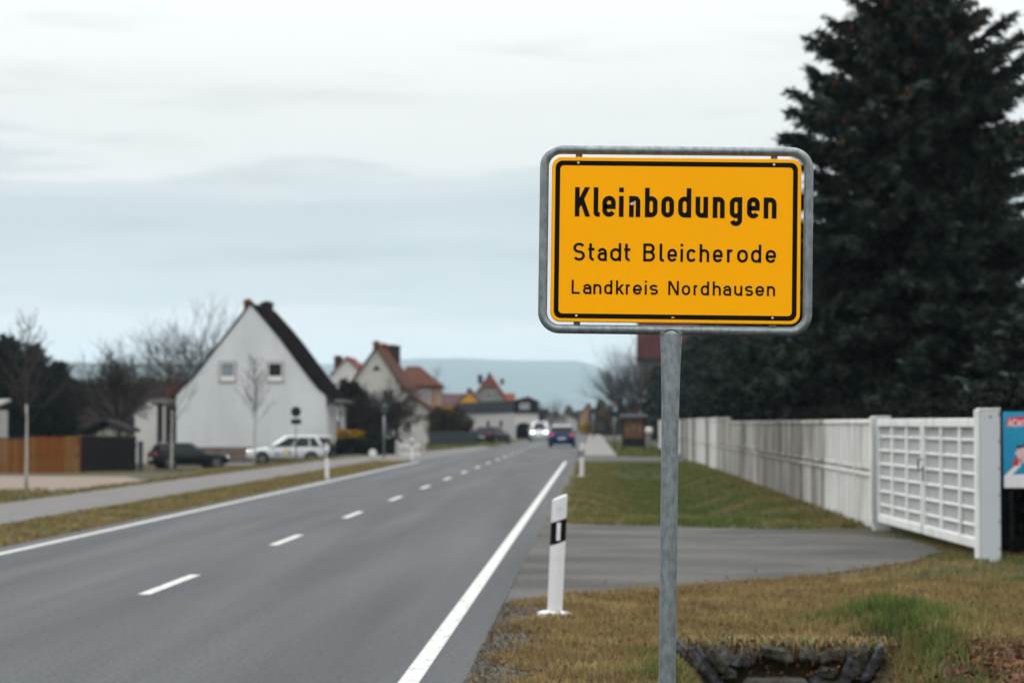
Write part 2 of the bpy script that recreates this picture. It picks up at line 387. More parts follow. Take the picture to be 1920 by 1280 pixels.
for k in range(-1, 24):
    y0 = 1.6 * FPX * (.003106 + .00126 * k)
    strip('centre_line_dash', -4.2, y0, y0 + 2.9, .12)
mb = MB()
mb.add([(-.80, 2, -.002), (-.80, 97, -.002), (-.5, 97, -.012), (-.5, 2, -.012)], [(0, 1, 2, 3)])
tag(mb.build('gravel_shoulder', m_gravel), 'dark gravel shoulder along the right road edge', kind='structure')

def sheet(name, pts, mt, z, label, skirt=.05):
    b = MB(); b.add([(p[0], p[1], z) for p in pts], [tuple(range(len(pts)))])
    n = len(pts); b.add([(p[0], p[1], z) for p in pts] + [(p[0], p[1], z - skirt) for p in pts], [(i, (i+1) % n, n+(i+1) % n, n+i) for i in range(n)])
    return tag(b.build(name, mt), label, kind='structure')
drv_px = [(936, 1128), (1040, 1116), (1160, 1106), (1280, 1098), (1400, 1090), (1500, 1082), (1600, 1070), (1690, 1056), (1745, 1042), (1762, 1033), (1745, 1022), (1700, 1012), (1620, 1003), (1500, 996), (1400, 992), (1240, 987), (1120, 984), (1050, 981), (1000, 972)]
DRV = [(max(-.70, gnd(*p).x), gnd(*p).y) for p in drv_px]
DRV = [(-.79, DRV[0][1] - .35)] + DRV + [(-.79, DRV[-1][1] + 1.2)]
# finer wobbly outline
def densify(pts, step=.35, amp=.05, seed=1, keep=lambda p: p[0] < -.72):
    r_ = random.Random(seed); out = []
    n = len(pts)
    for i in range(n):
        a, b = pts[i], pts[(i + 1) % n]; d = math.hypot(b[0]-a[0], b[1]-a[1]); k = max(1, int(d / step))
        for j in range(k):
            t = j / k; p = (a[0] + (b[0]-a[0]) * t, a[1] + (b[1]-a[1]) * t)
            if not keep(p): p = (p[0] + r_.uniform(-amp, amp), p[1] + r_.uniform(-amp, amp))
            out.append(p)
    return out
DRVW = densify(DRV)
sheet('driveway', DRVW, m_drive, .008, 'worn asphalt driveway from the road to the white gate')
PATH = [(-11.75, 24), (-9.35, 24), (-9.35, 60), (-9.1, 85), (-8.4, 98), (-7.58, 102), (-7.0, 125), (-6.5, 155), (-7.6, 165), (-9.2, 140), (-10.1, 125), (-11.6, 100), (-11.75, 70)]
sheet('footpath', PATH, m_path, .006, 'grey asphalt footpath parallel to the road on the left')
sheet('side_road', [(-.79, 97.5), (4.0, 100), (4.0, 113), (-.79, 114)], m_drive, .008, 'asphalt side entrance crossing the right verge beyond the ditch')
sheet('pavement', [(-.62, 114.2), (1.15, 114.2), (1.0, 380), (-.55, 380)], m_pave, .05, 'pale paved footway on the right leading into the village')
sheet('gravel_lot', [(-30, 58), (-12.6, 56), (-12.4, 66), (-14, 71), (-30, 73)], mat('tan_gravel', (.115, .085, .064), .95, scale=3, col2=(.16, .125, .10), bump=.5, fine=.3, fscale=20), .003, 'pale gravel strip in front of the wooden fence')

# hills
def hill(name, prof, Y0, Yr, Y1, label, mt, seed):
    r_ = np.random.default_rng(seed)
    xp = [p[0] for p in prof]; yp = [p[1] for p in prof]
    cols = np.linspace(xp[0], xp[-1], 160); V = []; F = []
    rows = [(Y0, 0.0), (Y0 + (Yr - Y0) * .45, .35), (Y0 + (Yr - Y0) * .8, .8), (Yr, 1.0), ((Yr + Y1) / 2, .6), (Y1, 0)]
    for (Y, k) in rows:
        for c in cols:
            x = XA(c, Yr); zr = ZA(float(np.interp(c, xp, yp)), Yr)
            V.append((x, Y, -1 + (zr + 1) * k + (r_.random() - .5) * 4.0 * k))
    n = len(cols)
    for r2 in range(len(rows) - 1):
        for i in range(n - 1): F.append((r2*n+i, r2*n+i+1, (r2+1)*n+i+1, (r2+1)*n+i))
    return tag(link(name, np_mesh(name, V, F, mt, smooth=True), None), label, kind='structure')
hill('hills', [(-1500, 700), (-600, 690), (0, 690), (130, 686), (450, 686), (560, 684), (640, 680), (700, 676), (770, 672), (870, 671), (950, 674), (1050, 675), (1090, 674), (1103, 679), (1128, 694), (1180, 716), (1260, 740), (1400, 752), (2100, 758), (3500, 760)], 5500, 7500, 8600, 'long flat-topped blue ridge in the far distance', m_hill, 1)
hill('hills', [(-1500, 700), (-300, 686), (60, 680), (130, 679), (210, 681), (330, 681), (430, 684), (520, 690), (640, 712), (760, 745), (900, 770), (1050, 782), (1300, 786), (3000, 788)], 2600, 3600, 4200, 'lower wooded hill behind the left gardens', m_hill, 2)

# haze
mh = bpy.data.materials.new('haze_air'); mh.use_nodes = True; t = mh.node_tree; t.nodes.clear()
pv = t.nodes.new('ShaderNodeVolumePrincipled'); pv.inputs['Color'].default_value = (.60, .81, .95, 1); pv.inputs['Density'].default_value = .000105; pv.inputs['Anisotropy'].default_value = .2
om = t.nodes.new('ShaderNodeOutputMaterial'); t.links.new(pv.outputs[0], om.inputs['Volume'])
mb = MB(); mb.box2((-9200, -60, -3), (9200, 9200, 235))
tag(mb.build('haze', mh), 'thin bluish haze over the distant hills', kind='stuff')

# ------------------------------------------------------------------ town sign
def arc(cx, cy, rx, ry, a0, a1, n=9):
    return [(cx + rx * math.cos(R(a0 + (a1 - a0) * i / n)), cy + ry * math.sin(R(a0 + (a1 - a0) * i / n))) for i in range(n + 1)]
def glyph(ch, w, xh, s):
    """centre-line strokes of road-sign lettering, cap height 1"""
    l, r, b, t, T = s/2, w - s/2, s/2, xh - s/2, 1 - s/2
    cx, Rr = w/2, (w - s)/2; ry = min(Rr, (t - b)/2 * .98)
    bowl = [(r, b+ry), (r, t-ry)] + arc(cx, t-ry, Rr, ry, 0, 180)[1:] + [(l, b+ry)] + arc(cx, b+ry, Rr, ry, 180, 360)[1:]
    arch = arc(cx, t-ry, Rr, ry, 180, 0) + [(r, 0)]
    if ch == 'o': return [bowl]
    if ch == 'n': return [[(l, 0), (l, xh)], arch]
    if ch == 'h': return [[(l, 0), (l, 1)], arch]
    if ch == 'u': return [[(r, 0), (r, xh)], [(l, xh), (l, b+ry)] + arc(cx, b+ry, Rr, ry, 180, 360)[1:]]
    if ch == 'd': return [[(r, 0), (r, 1)], bowl]
    if ch == 'b': return [[(l, 0), (l, 1)], bowl]
    if ch == 'g': return [[(r, xh), (r, -.27+s/2+ry)] + arc(cx, -.27+s/2+ry, Rr, ry, 0, -165)[1:], bowl]
    if ch == 'e': return [[(l, xh*.48), (r, xh*.48), (r, t-ry)] + arc(cx, t-ry, Rr, ry, 0, 180)[1:] + [(l, b+ry)] + arc(cx, b+ry, Rr, ry, 180, 335)[1:]]
    if ch == 'c': return [arc(cx, t-ry, Rr, ry, 25, 180) + [(l, b+ry)] + arc(cx, b+ry, Rr, ry, 180, 335)[1:]]
    if ch == 'a':
        m = xh*.57; q = (m - b)/2
        return [arc(cx, t-ry, Rr, ry, 165, 0) + [(r, 0)], [(r, m), (l+q, m)] + arc(l+q, b+q, q, q, 90, 270)[1:] + [(r, b)]]
    if ch == 'l':
        q = max(w - s/2 - l, .05); return [[(l, 1), (l, b+q)] + arc(l+q, b+q, q, q, 180, 270)[1:] + [(w, b)]]
    if ch == 'i': return [[(l, 0), (l, xh)], [(l, 1-s*1.0), (l, 1)]]
    if ch == 'k': return [[(l, 0), (l, 1)], 'D', ((l, xh*.33), (r-.01, xh)), ((w*.42, xh*.58), (r, 0))]
    if ch == 'K': return [[(l, 0), (l, 1)], 'D', ((l, .30), (r-.02, 1)), ((w*.44, .60), (r, 0))]
    if ch == 'N': return [[(l, 0), (l, 1)], [(r, 0), (r, 1)], 'D', ((l+.02, 1), (r-.02, 0))]
    if ch == 'r': return [[(l, 0), (l, xh)], arc(l+Rr*1.15, t-ry*1.1, Rr*1.15, ry*1.1, 180, 62)]
    if ch in 'sS':
        H = 1 if ch == 'S' else xh; q = (H - s)/4
        return [arc(cx, H-s/2-q, Rr, q, 28, 270, 14) + arc(cx, s/2+q, Rr, q, 90, -152, 14)[1:]]
    if ch == 't':
        m = w*.36; q = w - m - s*.1
        return [[(m, .97), (m, b+q*.9)] + arc(m+q*.9, b+q*.9, q*.9, q*.9, 180, 270)[1:], [(0, xh-s*.5), (w, xh-s*.5)]]
    if ch == 'B':
        m = .53; q1 = (T-m)/2; q2 = (m-b)/2
        return [[(l, 0), (l, 1)], [(l, T), (r-q1-.02, T)] + arc(r-q1-.02, T-q1, q1, q1, 90, -90)[1:] + [(l, m)], [(l, m), (r-q2, m)] + arc(r-q2, b+q2, q2, q2, 90, -90)[1:] + [(l, b)]]
    if ch == 'L': return [[(l, 1), (l, b), (w, b)]]
    return []
def stroke_strip(mb, pts, s, fx, z):
    n = len(pts); P = [Vector(p) for p in pts]; a, c = [], []
    closed = (P[0] - P[-1]).length < 1e-4
    for i in range(n):
        d0 = (P[i] - P[i-1]).normalized() if i > 0 else ((P[0] - P[-2]).normalized() if closed else None)
        d1 = (P[i+1] - P[i]).normalized() if i < n - 1 else ((P[1] - P[0]).normalized() if closed else None)
        d0 = d0 or d1; d1 = d1 or d0
        n0, n1_ = Vector((-d0.y, d0.x)), Vector((-d1.y, d1.x)); m = (n0 + n1_).normalized(); k = s / 2 / max(.45, m.dot(n0))
        a.append(P[i] + m * k); c.append(P[i] - m * k)
    v = [fx(p, z) for p in a] + [fx(p, z) for p in c]
    mb.add(v, [(i, n+i, n+i+1, i+1) for i in range(n-1)])
def lettering(parent, spans, cap, xh, s, x0, zb, y, words=None):
    if words:
        for a, b in words: lettering(parent, spans[a:b], cap, xh, s, x0, zb, y)
        return
    """spans: (char, left, right) in the same unit as cap"""
    mb = MB(); lay = 0
    for ch, a, b in spans:
        w = (b - a) / cap['u']; k = cap['h']
        def fx(p, z, a=a): return ((a - cap['o']) / cap['u'] * k + x0 + p[0] * k, y - z, zb + p[1] * k)
        diag = False
        for st in glyph(ch, w, xh, s):
            lay = (lay + 1) % 5; z = lay * .00012
            if st == 'D': diag = True; continue
            if diag:
                (xa, ya), (xb, yb) = st; d = math.hypot(xb-xa, yb-ya); hw = s/2 * d / abs(yb-ya)
                mb.quad(fx((xa-hw, ya), z), fx((xa+hw, ya), z), fx((xb+hw, yb), z), fx((xb-hw, yb), z))
            else: stroke_strip(mb, [Vector(q) for q in st], s, fx, z)
    return mb.build('lettering', m_black, parent)
def rrect(w, hh, r, n=7):
    out = []
    for cx, cz, a in ((w/2-r, hh/2-r, 0), (-w/2+r, hh/2-r, 90), (-w/2+r, -hh/2+r, 180), (w/2-r, -hh/2+r, 270)):
        out += arc(cx, cz, r, r, a, a + 90, n)
    return out

SY = 8.6
sc = at(1269, 451, SY)                     # panel centre
sroot = empty('town_sign', (sc.x - .036, SY, h(sc.x, SY) - .02), 'yellow place-name board in a galvanised tube frame on a single post', 'sign')
sroot.rotation_euler = (0, R(.8), 0)
zc_ = sc.z - sroot.location.z               # panel centre height in local space
PW, PH = .900, .596
mb = MB(); a = rrect(PW, PH, .036); n = len(a)
rings = []
for y, e in ((.012, .000), (-.004, 0), (-.0075, .0022)):
    q = rrect(PW - 2*e, PH - 2*e, .036 - e); rings.append([(x, y, z + zc_) for x, z in q])
mb.rings(rings)
panel = mb.build('panel', m_sign, sroot)
# black border ring with rounded corners
mb = MB(); o_ = rrect(PW - .026, PH - .026, .026); i_ = rrect(PW - .060, PH - .060, .014)
mb.add([(x, -.0082, z + zc_) for x, z in o_] + [(x, -.0082, z + zc_) for x, z in i_], [(k, (k+1) % n, n+(k+1) % n, n+k) for k in range(n)])
mb.build('border', m_black, panel)
lx = -.0
cap1 = {'u': 168., 'h': .1062, 'o': 881.}
line1 = [('K',303,390),('l',410,446),('e',460,536),('i',555,579),('n',613,677),('b',703,775),('o',797,869),('d',893,967),('u',992,1063),('n',1090,1158),('g',1187,1258),('e',1285,1357),('n',1380,1453)]
lettering(panel, line1, cap1, .715, .156, lx, zc_ + .083, -.0083)
cap2 = {'u': 103., 'h': .0651, 'o': 881.}
line2 = [('S',297,364),('t',383,418),('a',436,489),('d',508,571),('t',588,623),('B',697,764),('l',790,815),('e',835,889),('i',909,923),('c',944,999),('h',1018,1073),('e',1094,1149),('r',1174,1216),('o',1232,1293),('d',1311,1369),('e',1394,1453)]
lettering(panel, line2, cap2, .72, .142, lx, zc_ - .077, -.0083, ((0, 5), (5, 16)))
cap3 = {'u': 80., 'h': .0506, 'o': 884.}
line3 = [('L',294,340),('a',359,407),('n',418,464),('d',480,526),('k',547,592),('r',603,634),('e',644,694),('i',711,722),('s',739,787),('N',845,905),('o',922,970),('r',989,1018),('d',1030,1077),('h',1098,1144),('a',1157,1203),('u',1220,1266),('s',1281,1328),('e',1341,1390),('n',1406,1452)]
lettering(panel, line3, cap3, .72, .144, lx, zc_ - .197, -.0083, ((0, 9), (9, 19)))
# scratch on the lettering, tiny maker's mark on the lower border, film joints
mb = MB(); zx = lambda q: (q - 881) / 1582.
mb.add([(zx(612), -.0092, zc_+.083+.0465), (zx(630), -.0092, zc_+.083+.0545), (zx(648), -.0092, zc_+.083+.052), (zx(646), -.0092, zc_+.083+.046), (zx(628), -.0092, zc_+.083+.043)], [(0, 1, 2, 3, 4)])
mb.build('chipped_paint', m_posterskin, panel)
mb = MB(); mb.quad((-.012, -.0090, zc_-.2803), (-.002, -.0090, zc_-.2803), (-.002, -.0090, zc_-.2763), (-.012, -.0090, zc_-.2763)); mb.build('makers_mark', m_sign, panel)
# frame tube
FW, FH, TR = .955, .650, .0165
mb = MB(); pts = [(x, .006, z + zc_ + .001) for x, z in rrect(FW, FH, .062, 9)]
mb.tube(pts, TR, 14, closed=True); mb.build('frame_tube', m_galv, sroot, True)
for sx in (-1, 1):
    for sz in (-1, 1):
        x = -.353 if sx < 0 else .353
        mb = MB(); mb.bbox((x, .016, zc_ + sz * (PH/2 + .006)), (.024, .006, .062), .002)
        mb.build('bracket', m_galv, sroot)
        mb = MB(); q = [(x - .002 + .0052 * math.cos(k * math.pi/5), 0, zc_ + sz * (PH/2 - .0215) + .0052 * math.sin(k * math.pi/5)) for k in range(10)]
        mb.rings([[(a_[0], -.0075, a_[2]) for a_ in q], [(a_[0], -.0105, a_[2]) for a_ in q], [((a_[0] - x + .002) * .6 + x - .002, -.0122, (a_[2] - zc_ - sz * (PH/2 - .0215)) * .6 + zc_ + sz * (PH/2 - .0215)) for a_ in q]])
        mb.build('bolt', m_alu, sroot, True)
# post: round tube whose head is pressed flat and notched round the frame
zt = zc_ - FH/2 - .004
prof = [(-.05, .0308, .0308), (.3, .0308, .0308), (zt - .52, .0308, .0308), (zt - .36, .0312, .0303), (zt - .22, .0325, .0285), (zt - .12, .0350, .0245), (zt - .05, .0378, .0215), (zt - .012, .0392, .0205)]
mb = MB(); rs = []
for z, rx, ry_ in prof:
    rs.append([(-.012 + math.copysign(abs(math.cos(2*math.pi*k/28))**(1 if rx < .0315 else .75), math.cos(2*math.pi*k/28)) * rx, .006 + math.sin(2*math.pi*k/28) * ry_, z) for k in range(28)])
rs.append([(p[0] * .98 - .0002, p[1], zt - .012 + .020 * max(0, 1 - (abs(p[0] + .012) / .0392) ** 2) + (.004 if abs(p[1]-.006) > .012 else 0)) for p in rs[-1]])
mb.rings(rs); mb.build('post', m_galv, sroot, True)
mb = MB(); mb.tube([(-.012 + .042 * k / 8, .006 - .0198 - .001, zt - .012 + .021 * (1 - (k / 8) ** 2)) for k in range(-8, 9)], .0026, 6)
mb.build('weld_seam', m_galv, sroot, True)

# ------------------------------------------------------------------ delineator posts
def delineator(X, Y, label, rz=0, lean=0, hgt=1.0, flip=1, foot=True):
    root = empty('delineator_post', (X, Y, h(X, Y)), label, 'road marker', 'white delineator posts along the road', rz)
    root.rotation_euler = (0, lean, rz)
    def prof(z, tp=False):
        w, d = .062, .052
        return [(-w, -.012, z), (-w*.55, -d*.75, z), (0, -d, z), (w*.55, -d*.75, z), (w, -.012, z), (w, .02, z), (w*.5, .05, z), (-w*.5, .05, z), (-w, .02, z)]
    sl = lambda p, k: (p[0], p[1], p[2] + flip * k * p[0])
    mb = MB(); top = [sl(p, .38) for p in prof(hgt - .025)]
    mb.rings([prof(-.05), [sl(p, .0) for p in prof(.3)], top, [(p[0]*.8, p[1]*.8, p[2] + .012) for p in top]])
    mb.build('post_body', m_white, root)
    mb = MB(); o1 = [sl((p[0]*1.03, p[1]*1.04, p[2]), .38) for p in prof(hgt * .60)]; o2 = [sl((p[0]*1.03, p[1]*1.04, p[2]), .38) for p in prof(hgt * .79)]
    mb.rings([o1, o2]); band = mb.build('black_band', m_black, root)
    mb = MB(); mb.bbox((-.002, -.058, hgt * .697), (.032, .008, hgt * .15), .004); mb.build('reflector', m_reflect, band)
    mb = MB()
    if foot:
        mb.rings([[(.145 * math.cos(k*math.pi/10) * (1 if True else 0), .085 * math.sin(k*math.pi/10), z) for k in range(20)] for z in (-.03, .018)] + [[(.10 * math.cos(k*math.pi/10), .062 * math.sin(k*math.pi/10), .032) for k in range(20)]])
        mb.build('base_plate', m_white, root, False)
    mb = MB()
    for (x, z, w_, h_) in ((-.022, .905, .03, .004), (-.022, .885, .006, .03), (.004, .89, .006, .034), (.016, .905, .006, .02), (.016, .872, .014, .004), (-.01, .862, .022, .003)):
        mb.box((x, -.053, z * hgt), (w_, .002, h_))
    mb.build('embossed_marking', mat('embossed_grey', (.45, .46, .47), .6, var=.1), root) if foot else None
    return root
b1 = gnd(1040, 1152)
delineator(b1.x, b1.y, 'white delineator post nearest the camera, between road edge and driveway', R(4), R(2.6))
b2 = gnd(1091, 893); delineator(b2.x, b2.y, 'white delineator post beyond the driveway on the right road edge', 0, R(.5))
b3 = gnd(613, 897); delineator(b3.x, b3.y, 'white delineator post on the left verge in front of the white gabled house', 0, 0, 1.0, -1, False)
b4 = gnd(772, 861); delineator(b4.x, b4.y, 'white delineator post on the left before the low white garden gate', 0, 0, 1.0, -1, False)

# ------------------------------------------------------------------ wall, gate, poster
WA, WB = Vector((at(1640, 880, 37.0).x, 37.0, 0)), Vector((4.12, 150.0, 0))
wall = empty('boundary_wall', (WA.x, WA.y, 0), 'long weathered white concrete slab wall along the right verge', 'wall')
wd = (WB - WA).normalized(); LEN = (WB - WA).length; bay = 2.5; nb = int(LEN / bay)
wrot = math.atan2(wd.y, wd.x)
wall.rotation_euler = (0, 0, wrot)
def share(mbf, name, mt, smooth=False):
    me = mbf.mesh(name, smooth); me.materials.append(mt); return me
random.seed(5)
for i in range(nb):
    x0 = i * bay; Y = WA.y + wd.y * x0
    step = .12 if Y > 74 else 0.0
    base = .05 + (.04 if Y > 60 else 0)
    mt = m_wallw if i < 3 or i > 30 else (random.choice([m_walld, m_walld, m_wallm]) if i < 13 else random.choice([m_wallm, m_wallw, m_walld, m_wallm]))
    tilt = random.uniform(-.006, .006)
    H1 = .80
    for (za, zb_, nm) in ((base - .3, base + H1 - .012, 'slab'), (base + H1 + .012, 1.66 + step, 'slab')):
        mb = MB(); mb.bbox((0, 0, 0), (bay - .15, .06, zb_ - za), .012)
        o = mb.build(nm, mt, wall, False, (x0 + bay/2, tilt, (za + zb_)/2))
        # raised margin of each cast slab and its shallow ribs
        m2 = MB(); hh = (zb_ - za)
        m2.bbox((0, .035, hh/2 - .045), (bay - .16, .035, .06), .008); m2.bbox((0, .032, -hh/2 + .045), (bay - .16, .02, .07), .006)
        for q in (-.25, .25): m2.bbox((q * (bay - .25), .030, 0), (.05, .012, hh - .17), .004)
        m2.build('raised_rib', mt, o)
    mb = MB(); mb.bbox((0, 0, 0), (.13, .10, 1.66 + step + .36), .015)
    mb.build('post', mt, wall, False, (x0, .0, (1.66 + step) / 2 - .19))
# gate posts and gate
gr, gl = at(1855, 1047, 28.0), at(1653, 978, 36.2)
def gatepost(P, w, top, bot, label):
    root = empty('gate_post', (P.x, P.y, bot), label, 'gate post', 'white steel gate posts')
    hgt = top - bot
    mb = MB(); mb.bbox((0, 0, hgt/2 - .1), (w, w*.8, hgt + .2), .012); mb.build('post_body', m_postw, root)
    mb = MB(); mb.bbox((0, 0, hgt + .008), (w + .012, w*.8 + .012, .02), .006); mb.build('cap', m_gatew, root)
    for k in range(6):
        mb = MB(); mb.bbox((w*.43, -w*.4 - .004, hgt - .06 - k * .31), (.018, .012, .018), .004); mb.build('rivet', m_dark, root)
    mb = MB(); q = [(.012 * math.cos(a*math.pi/6), 0, .012*math.sin(a*math.pi/6)) for a in range(12)]
    mb.rings([[(p[0] + .01, -w*.4 - .002, p[2] + hgt - .08) for p in q], [(p[0] + .01, -w*.4 - .008, p[2] + hgt - .08) for p in q]]); mb.build('screw_hole', m_dark, root)
    # front flange facing the drive
    mb = MB(); mb.bbox((-w/2 - .018, 0, hgt/2), (.034, w*.84, hgt), .006); mb.build('hinge_flange', m_gatew, root)
    return root
gatepost(gr, .24, ZA(768, 28), gr.z, 'thick white gate post nearest the camera beside the blue poster')
gatepost(gl, .26, ZA(782, 36.2), gl.z, 'white gate post where the gate meets the weathered wall')
ga = Vector((gr.x - .03, gr.y + .14, 0)); gb = Vector((gl.x - .03, gl.y - .14, 0)); gd = gb - ga; GL = gd.length
gate = empty('double_gate', (ga.x, ga.y, .0), 'white double-leaf grid gate between two white posts', 'gate', None, math.atan2(gd.y, gd.x))
ztop0, ztop1 = ZA(776, 28), ZA(785, 36.2); zb0, zb1 = ZA(1022, 28), ZA(975, 36.2)
for lf in range(2):
    xa, xb = (lf * GL/2 + .04, (lf + 1) * GL/2 - .04)
    zt_ = 1.66; zb_ = .12
    mb = MB(); mb.bbox(((xa+xb)/2, 0, (zt_+zb_)/2), (xb-xa-.05, .012, zt_-zb_-.04), .003)
    leaf = mb.build('leaf', m_gatep, gate)
    def bar(c, d): MB().bbox(c, d, .008).build('bar', m_gatew, leaf)
    for x in [xa, xb]: bar((x + (.05 if x == xa else -.05), .02, (zt_+zb_)/2), (.10, .07, zt_-zb_))
    for k in (1, 2): bar((xa + (xb-xa)*k/3, .022, (zt_+zb_)/2), (.13, .05, zt_-zb_-.2))
    bar(((xa+xb)/2, .024, zt_ - .055), (xb-xa-.19, .07, .11)); bar(((xa+xb)/2, .024, zb_ + .06), (xb-xa-.19, .07, .12))
    for k in range(1, 7): bar(((xa+xb)/2, .018, zb_ + .06 + (zt_-zb_-.12)*k/7), (xb-xa-.19, .035, .035))
mb = MB(); mb.tube([(GL/2 - .11, .06, .98), (GL/2 - .11, .12, .98), (GL/2 - .11, .12, 1.12), (GL/2 - .11, .06, 1.12)], .012, 6); mb.bbox((GL/2 - .11, .062, .93), (.04, .012, .2), .004)
mb.build('handle', m_dark, gate)
# poster on its board right of the gate post
PY = 29.2
p0, p1 = at(1882, 914, PY), at(1882, 772, PY); pw = 1.5; ph = p1.z - p0.z
pos = empty('poster_board', (p0.x, PY, h(p0.x, PY)), 'blue printed poster board cut off by the right picture edge', 'poster')
z0 = p0.z - pos.location.z
mb = MB(); mb.bbox((pw/2, .02, z0 + ph/2), (pw, .03, ph), .004); bd = mb.build('board', m_poster, pos)
for x in (.1, pw - .1):
    mb = MB(); mb.bbox((x, .06, (z0 + ph)/2 - .1), (.05, .05, z0 + ph + .1), .006); mb.build('post', m_dark, pos)
pxm = PY / FPX
def pp(px, py): return ((px - 1882) * pxm, z0 + (914 - py) * pxm)
def flat(name, pts, mt, lay):
    MB().add([(x, .004 - .0015 * lay, z) for x, z in [pp(*q) for q in pts]], [tuple(range(len(pts)))]).build(name, mt, bd)
flat('red_text_box', [(1888, 801), (1889.5, 784), (1935, 780), (1934, 797)], m_posterred, 1)
mb = MB()
def ptext(st, k):
    def fx(p, z): x, zz_ = pp(1889.5 + p[0], 799 - p[1] - p[0]*-.07); return (x, .0005 - .0003 * k, zz_)
    stroke_strip(mb, [Vector(q) for q in st], 2.0, fx, 0)
ptext([(2, 0), (5, 12.5), (8, 0)], 0); ptext([(3, 4), (7, 4)], 1)
ptext(arc(14, 9.5, 3, 3, 30, 180) + arc(14, 3.5, 3, 3, 180, 330), 2)
ptext([(20, 0), (20, 12.5)], 3); ptext([(25.5, 0), (25.5, 12.5)], 4); ptext([(20, 6.3), (25.5, 6.3)], 5)
ptext([(28, 11.5), (36, 11.5)], 3); ptext([(32, 0), (32, 12.5)], 4)
mb.build('lettering', m_posterwhite, bd)
flat('white_print_area', [(1895, 914), (1895, 890), (1935, 888), (1935, 914)], m_posterwhite, 1)
flat('pale_print_area', [(1883, 914), (1883, 892), (1900, 876), (1911, 866), (1915, 872), (1895, 893), (1895, 914)], m_posterwhite, 2)
flat('red_print_area', [(1897, 873), (1905, 858), (1911, 862), (1910, 873)], m_posterred, 3)
flat('pink_print_area', [(1903, 850), (1909, 841), (1918, 838), (1935, 838), (1935, 868), (1911, 868), (1909, 858)], m_posterskin, 3)
flat('dark_print_area', [(1905, 834), (1913, 836), (1925, 832), (1935, 832), (1935, 838), (1918, 839), (1909, 842)], m_posterdark, 4)
# dark hedge behind the poster is planted with the conifers below

# ------------------------------------------------------------------ foliage builders
def rand_unit(r_, n):
    v = r_.normal(size=(n, 3)); return v / np.linalg.norm(v, axis=1, keepdims=True)
def leaves(name, P, size, mt, seed, aspect=1.6, shade=(.6, 1.3), dirs=None):
    r_ = np.random.default_rng(seed); n = len(P)
    a = rand_unit(r_, n) if dirs is None else dirs; b = np.cross(a, rand_unit(r_, n)); b /= np.linalg.norm(b, axis=1, keepdims=True) + 1e-9
    s = (size * r_.uniform(.6, 1.4, n))[:, None]; a = a * s * aspect; b = b * s
    V = np.stack([P - a - b * .35, P - b * .0 - a * .1 - b, P + a, P - a * .1 + b], 1).reshape(-1, 3)
    F = np.arange(4 * n).reshape(-1, 4)
    c = np.repeat(r_.uniform(shade[0], shade[1], n), 4)[:, None] * np.ones(3)
    return np_mesh(name, V, F, mt, c)
def clumpy(r_, n, rad, nclump, csize):
    """points in clumps spread through an ellipsoid shell"""
    c = rand_unit(r_, nclump) * (r_.uniform(.25, 1, (nclump, 1)) ** .5)
    idx = r_.integers(0, nclump, n)
    p = c[idx] + rand_unit(r_, n) * csize * r_.random((n, 1)) ** .6
    return p * np.array(rad)
def bush(name, label, cat, base, rad, n, size, mt, seed, group=None, nclump=40, csize=.33, zc=None, part='crown', stems=True):
    r_ = np.random.default_rng(seed)
    root = empty(name, base, label, cat, group)
    P = clumpy(r_, n, rad, nclump, csize); P[:, 2] += (zc if zc is not None else rad[2])
    P[:, 2] = np.maximum(P[:, 2], .03)
    link(part, leaves(part, P, size, mt, seed + 1), None, root)
    if stems:
        mb = MB(); rr = random.Random(seed)
        for k in range(7):
            a = rr.uniform(0, 6.28); q = rr.uniform(.3, .8)
            mb.tube([(0, 0, 0), (math.cos(a)*rad[0]*q*.4, math.sin(a)*rad[1]*q*.4, rad[2]*.7), (math.cos(a)*rad[0]*q, math.sin(a)*rad[1]*q, rad[2]*1.4)], [.04, .03, .012], 5)
        mb.build('trunk', m_bark, root)
    return root

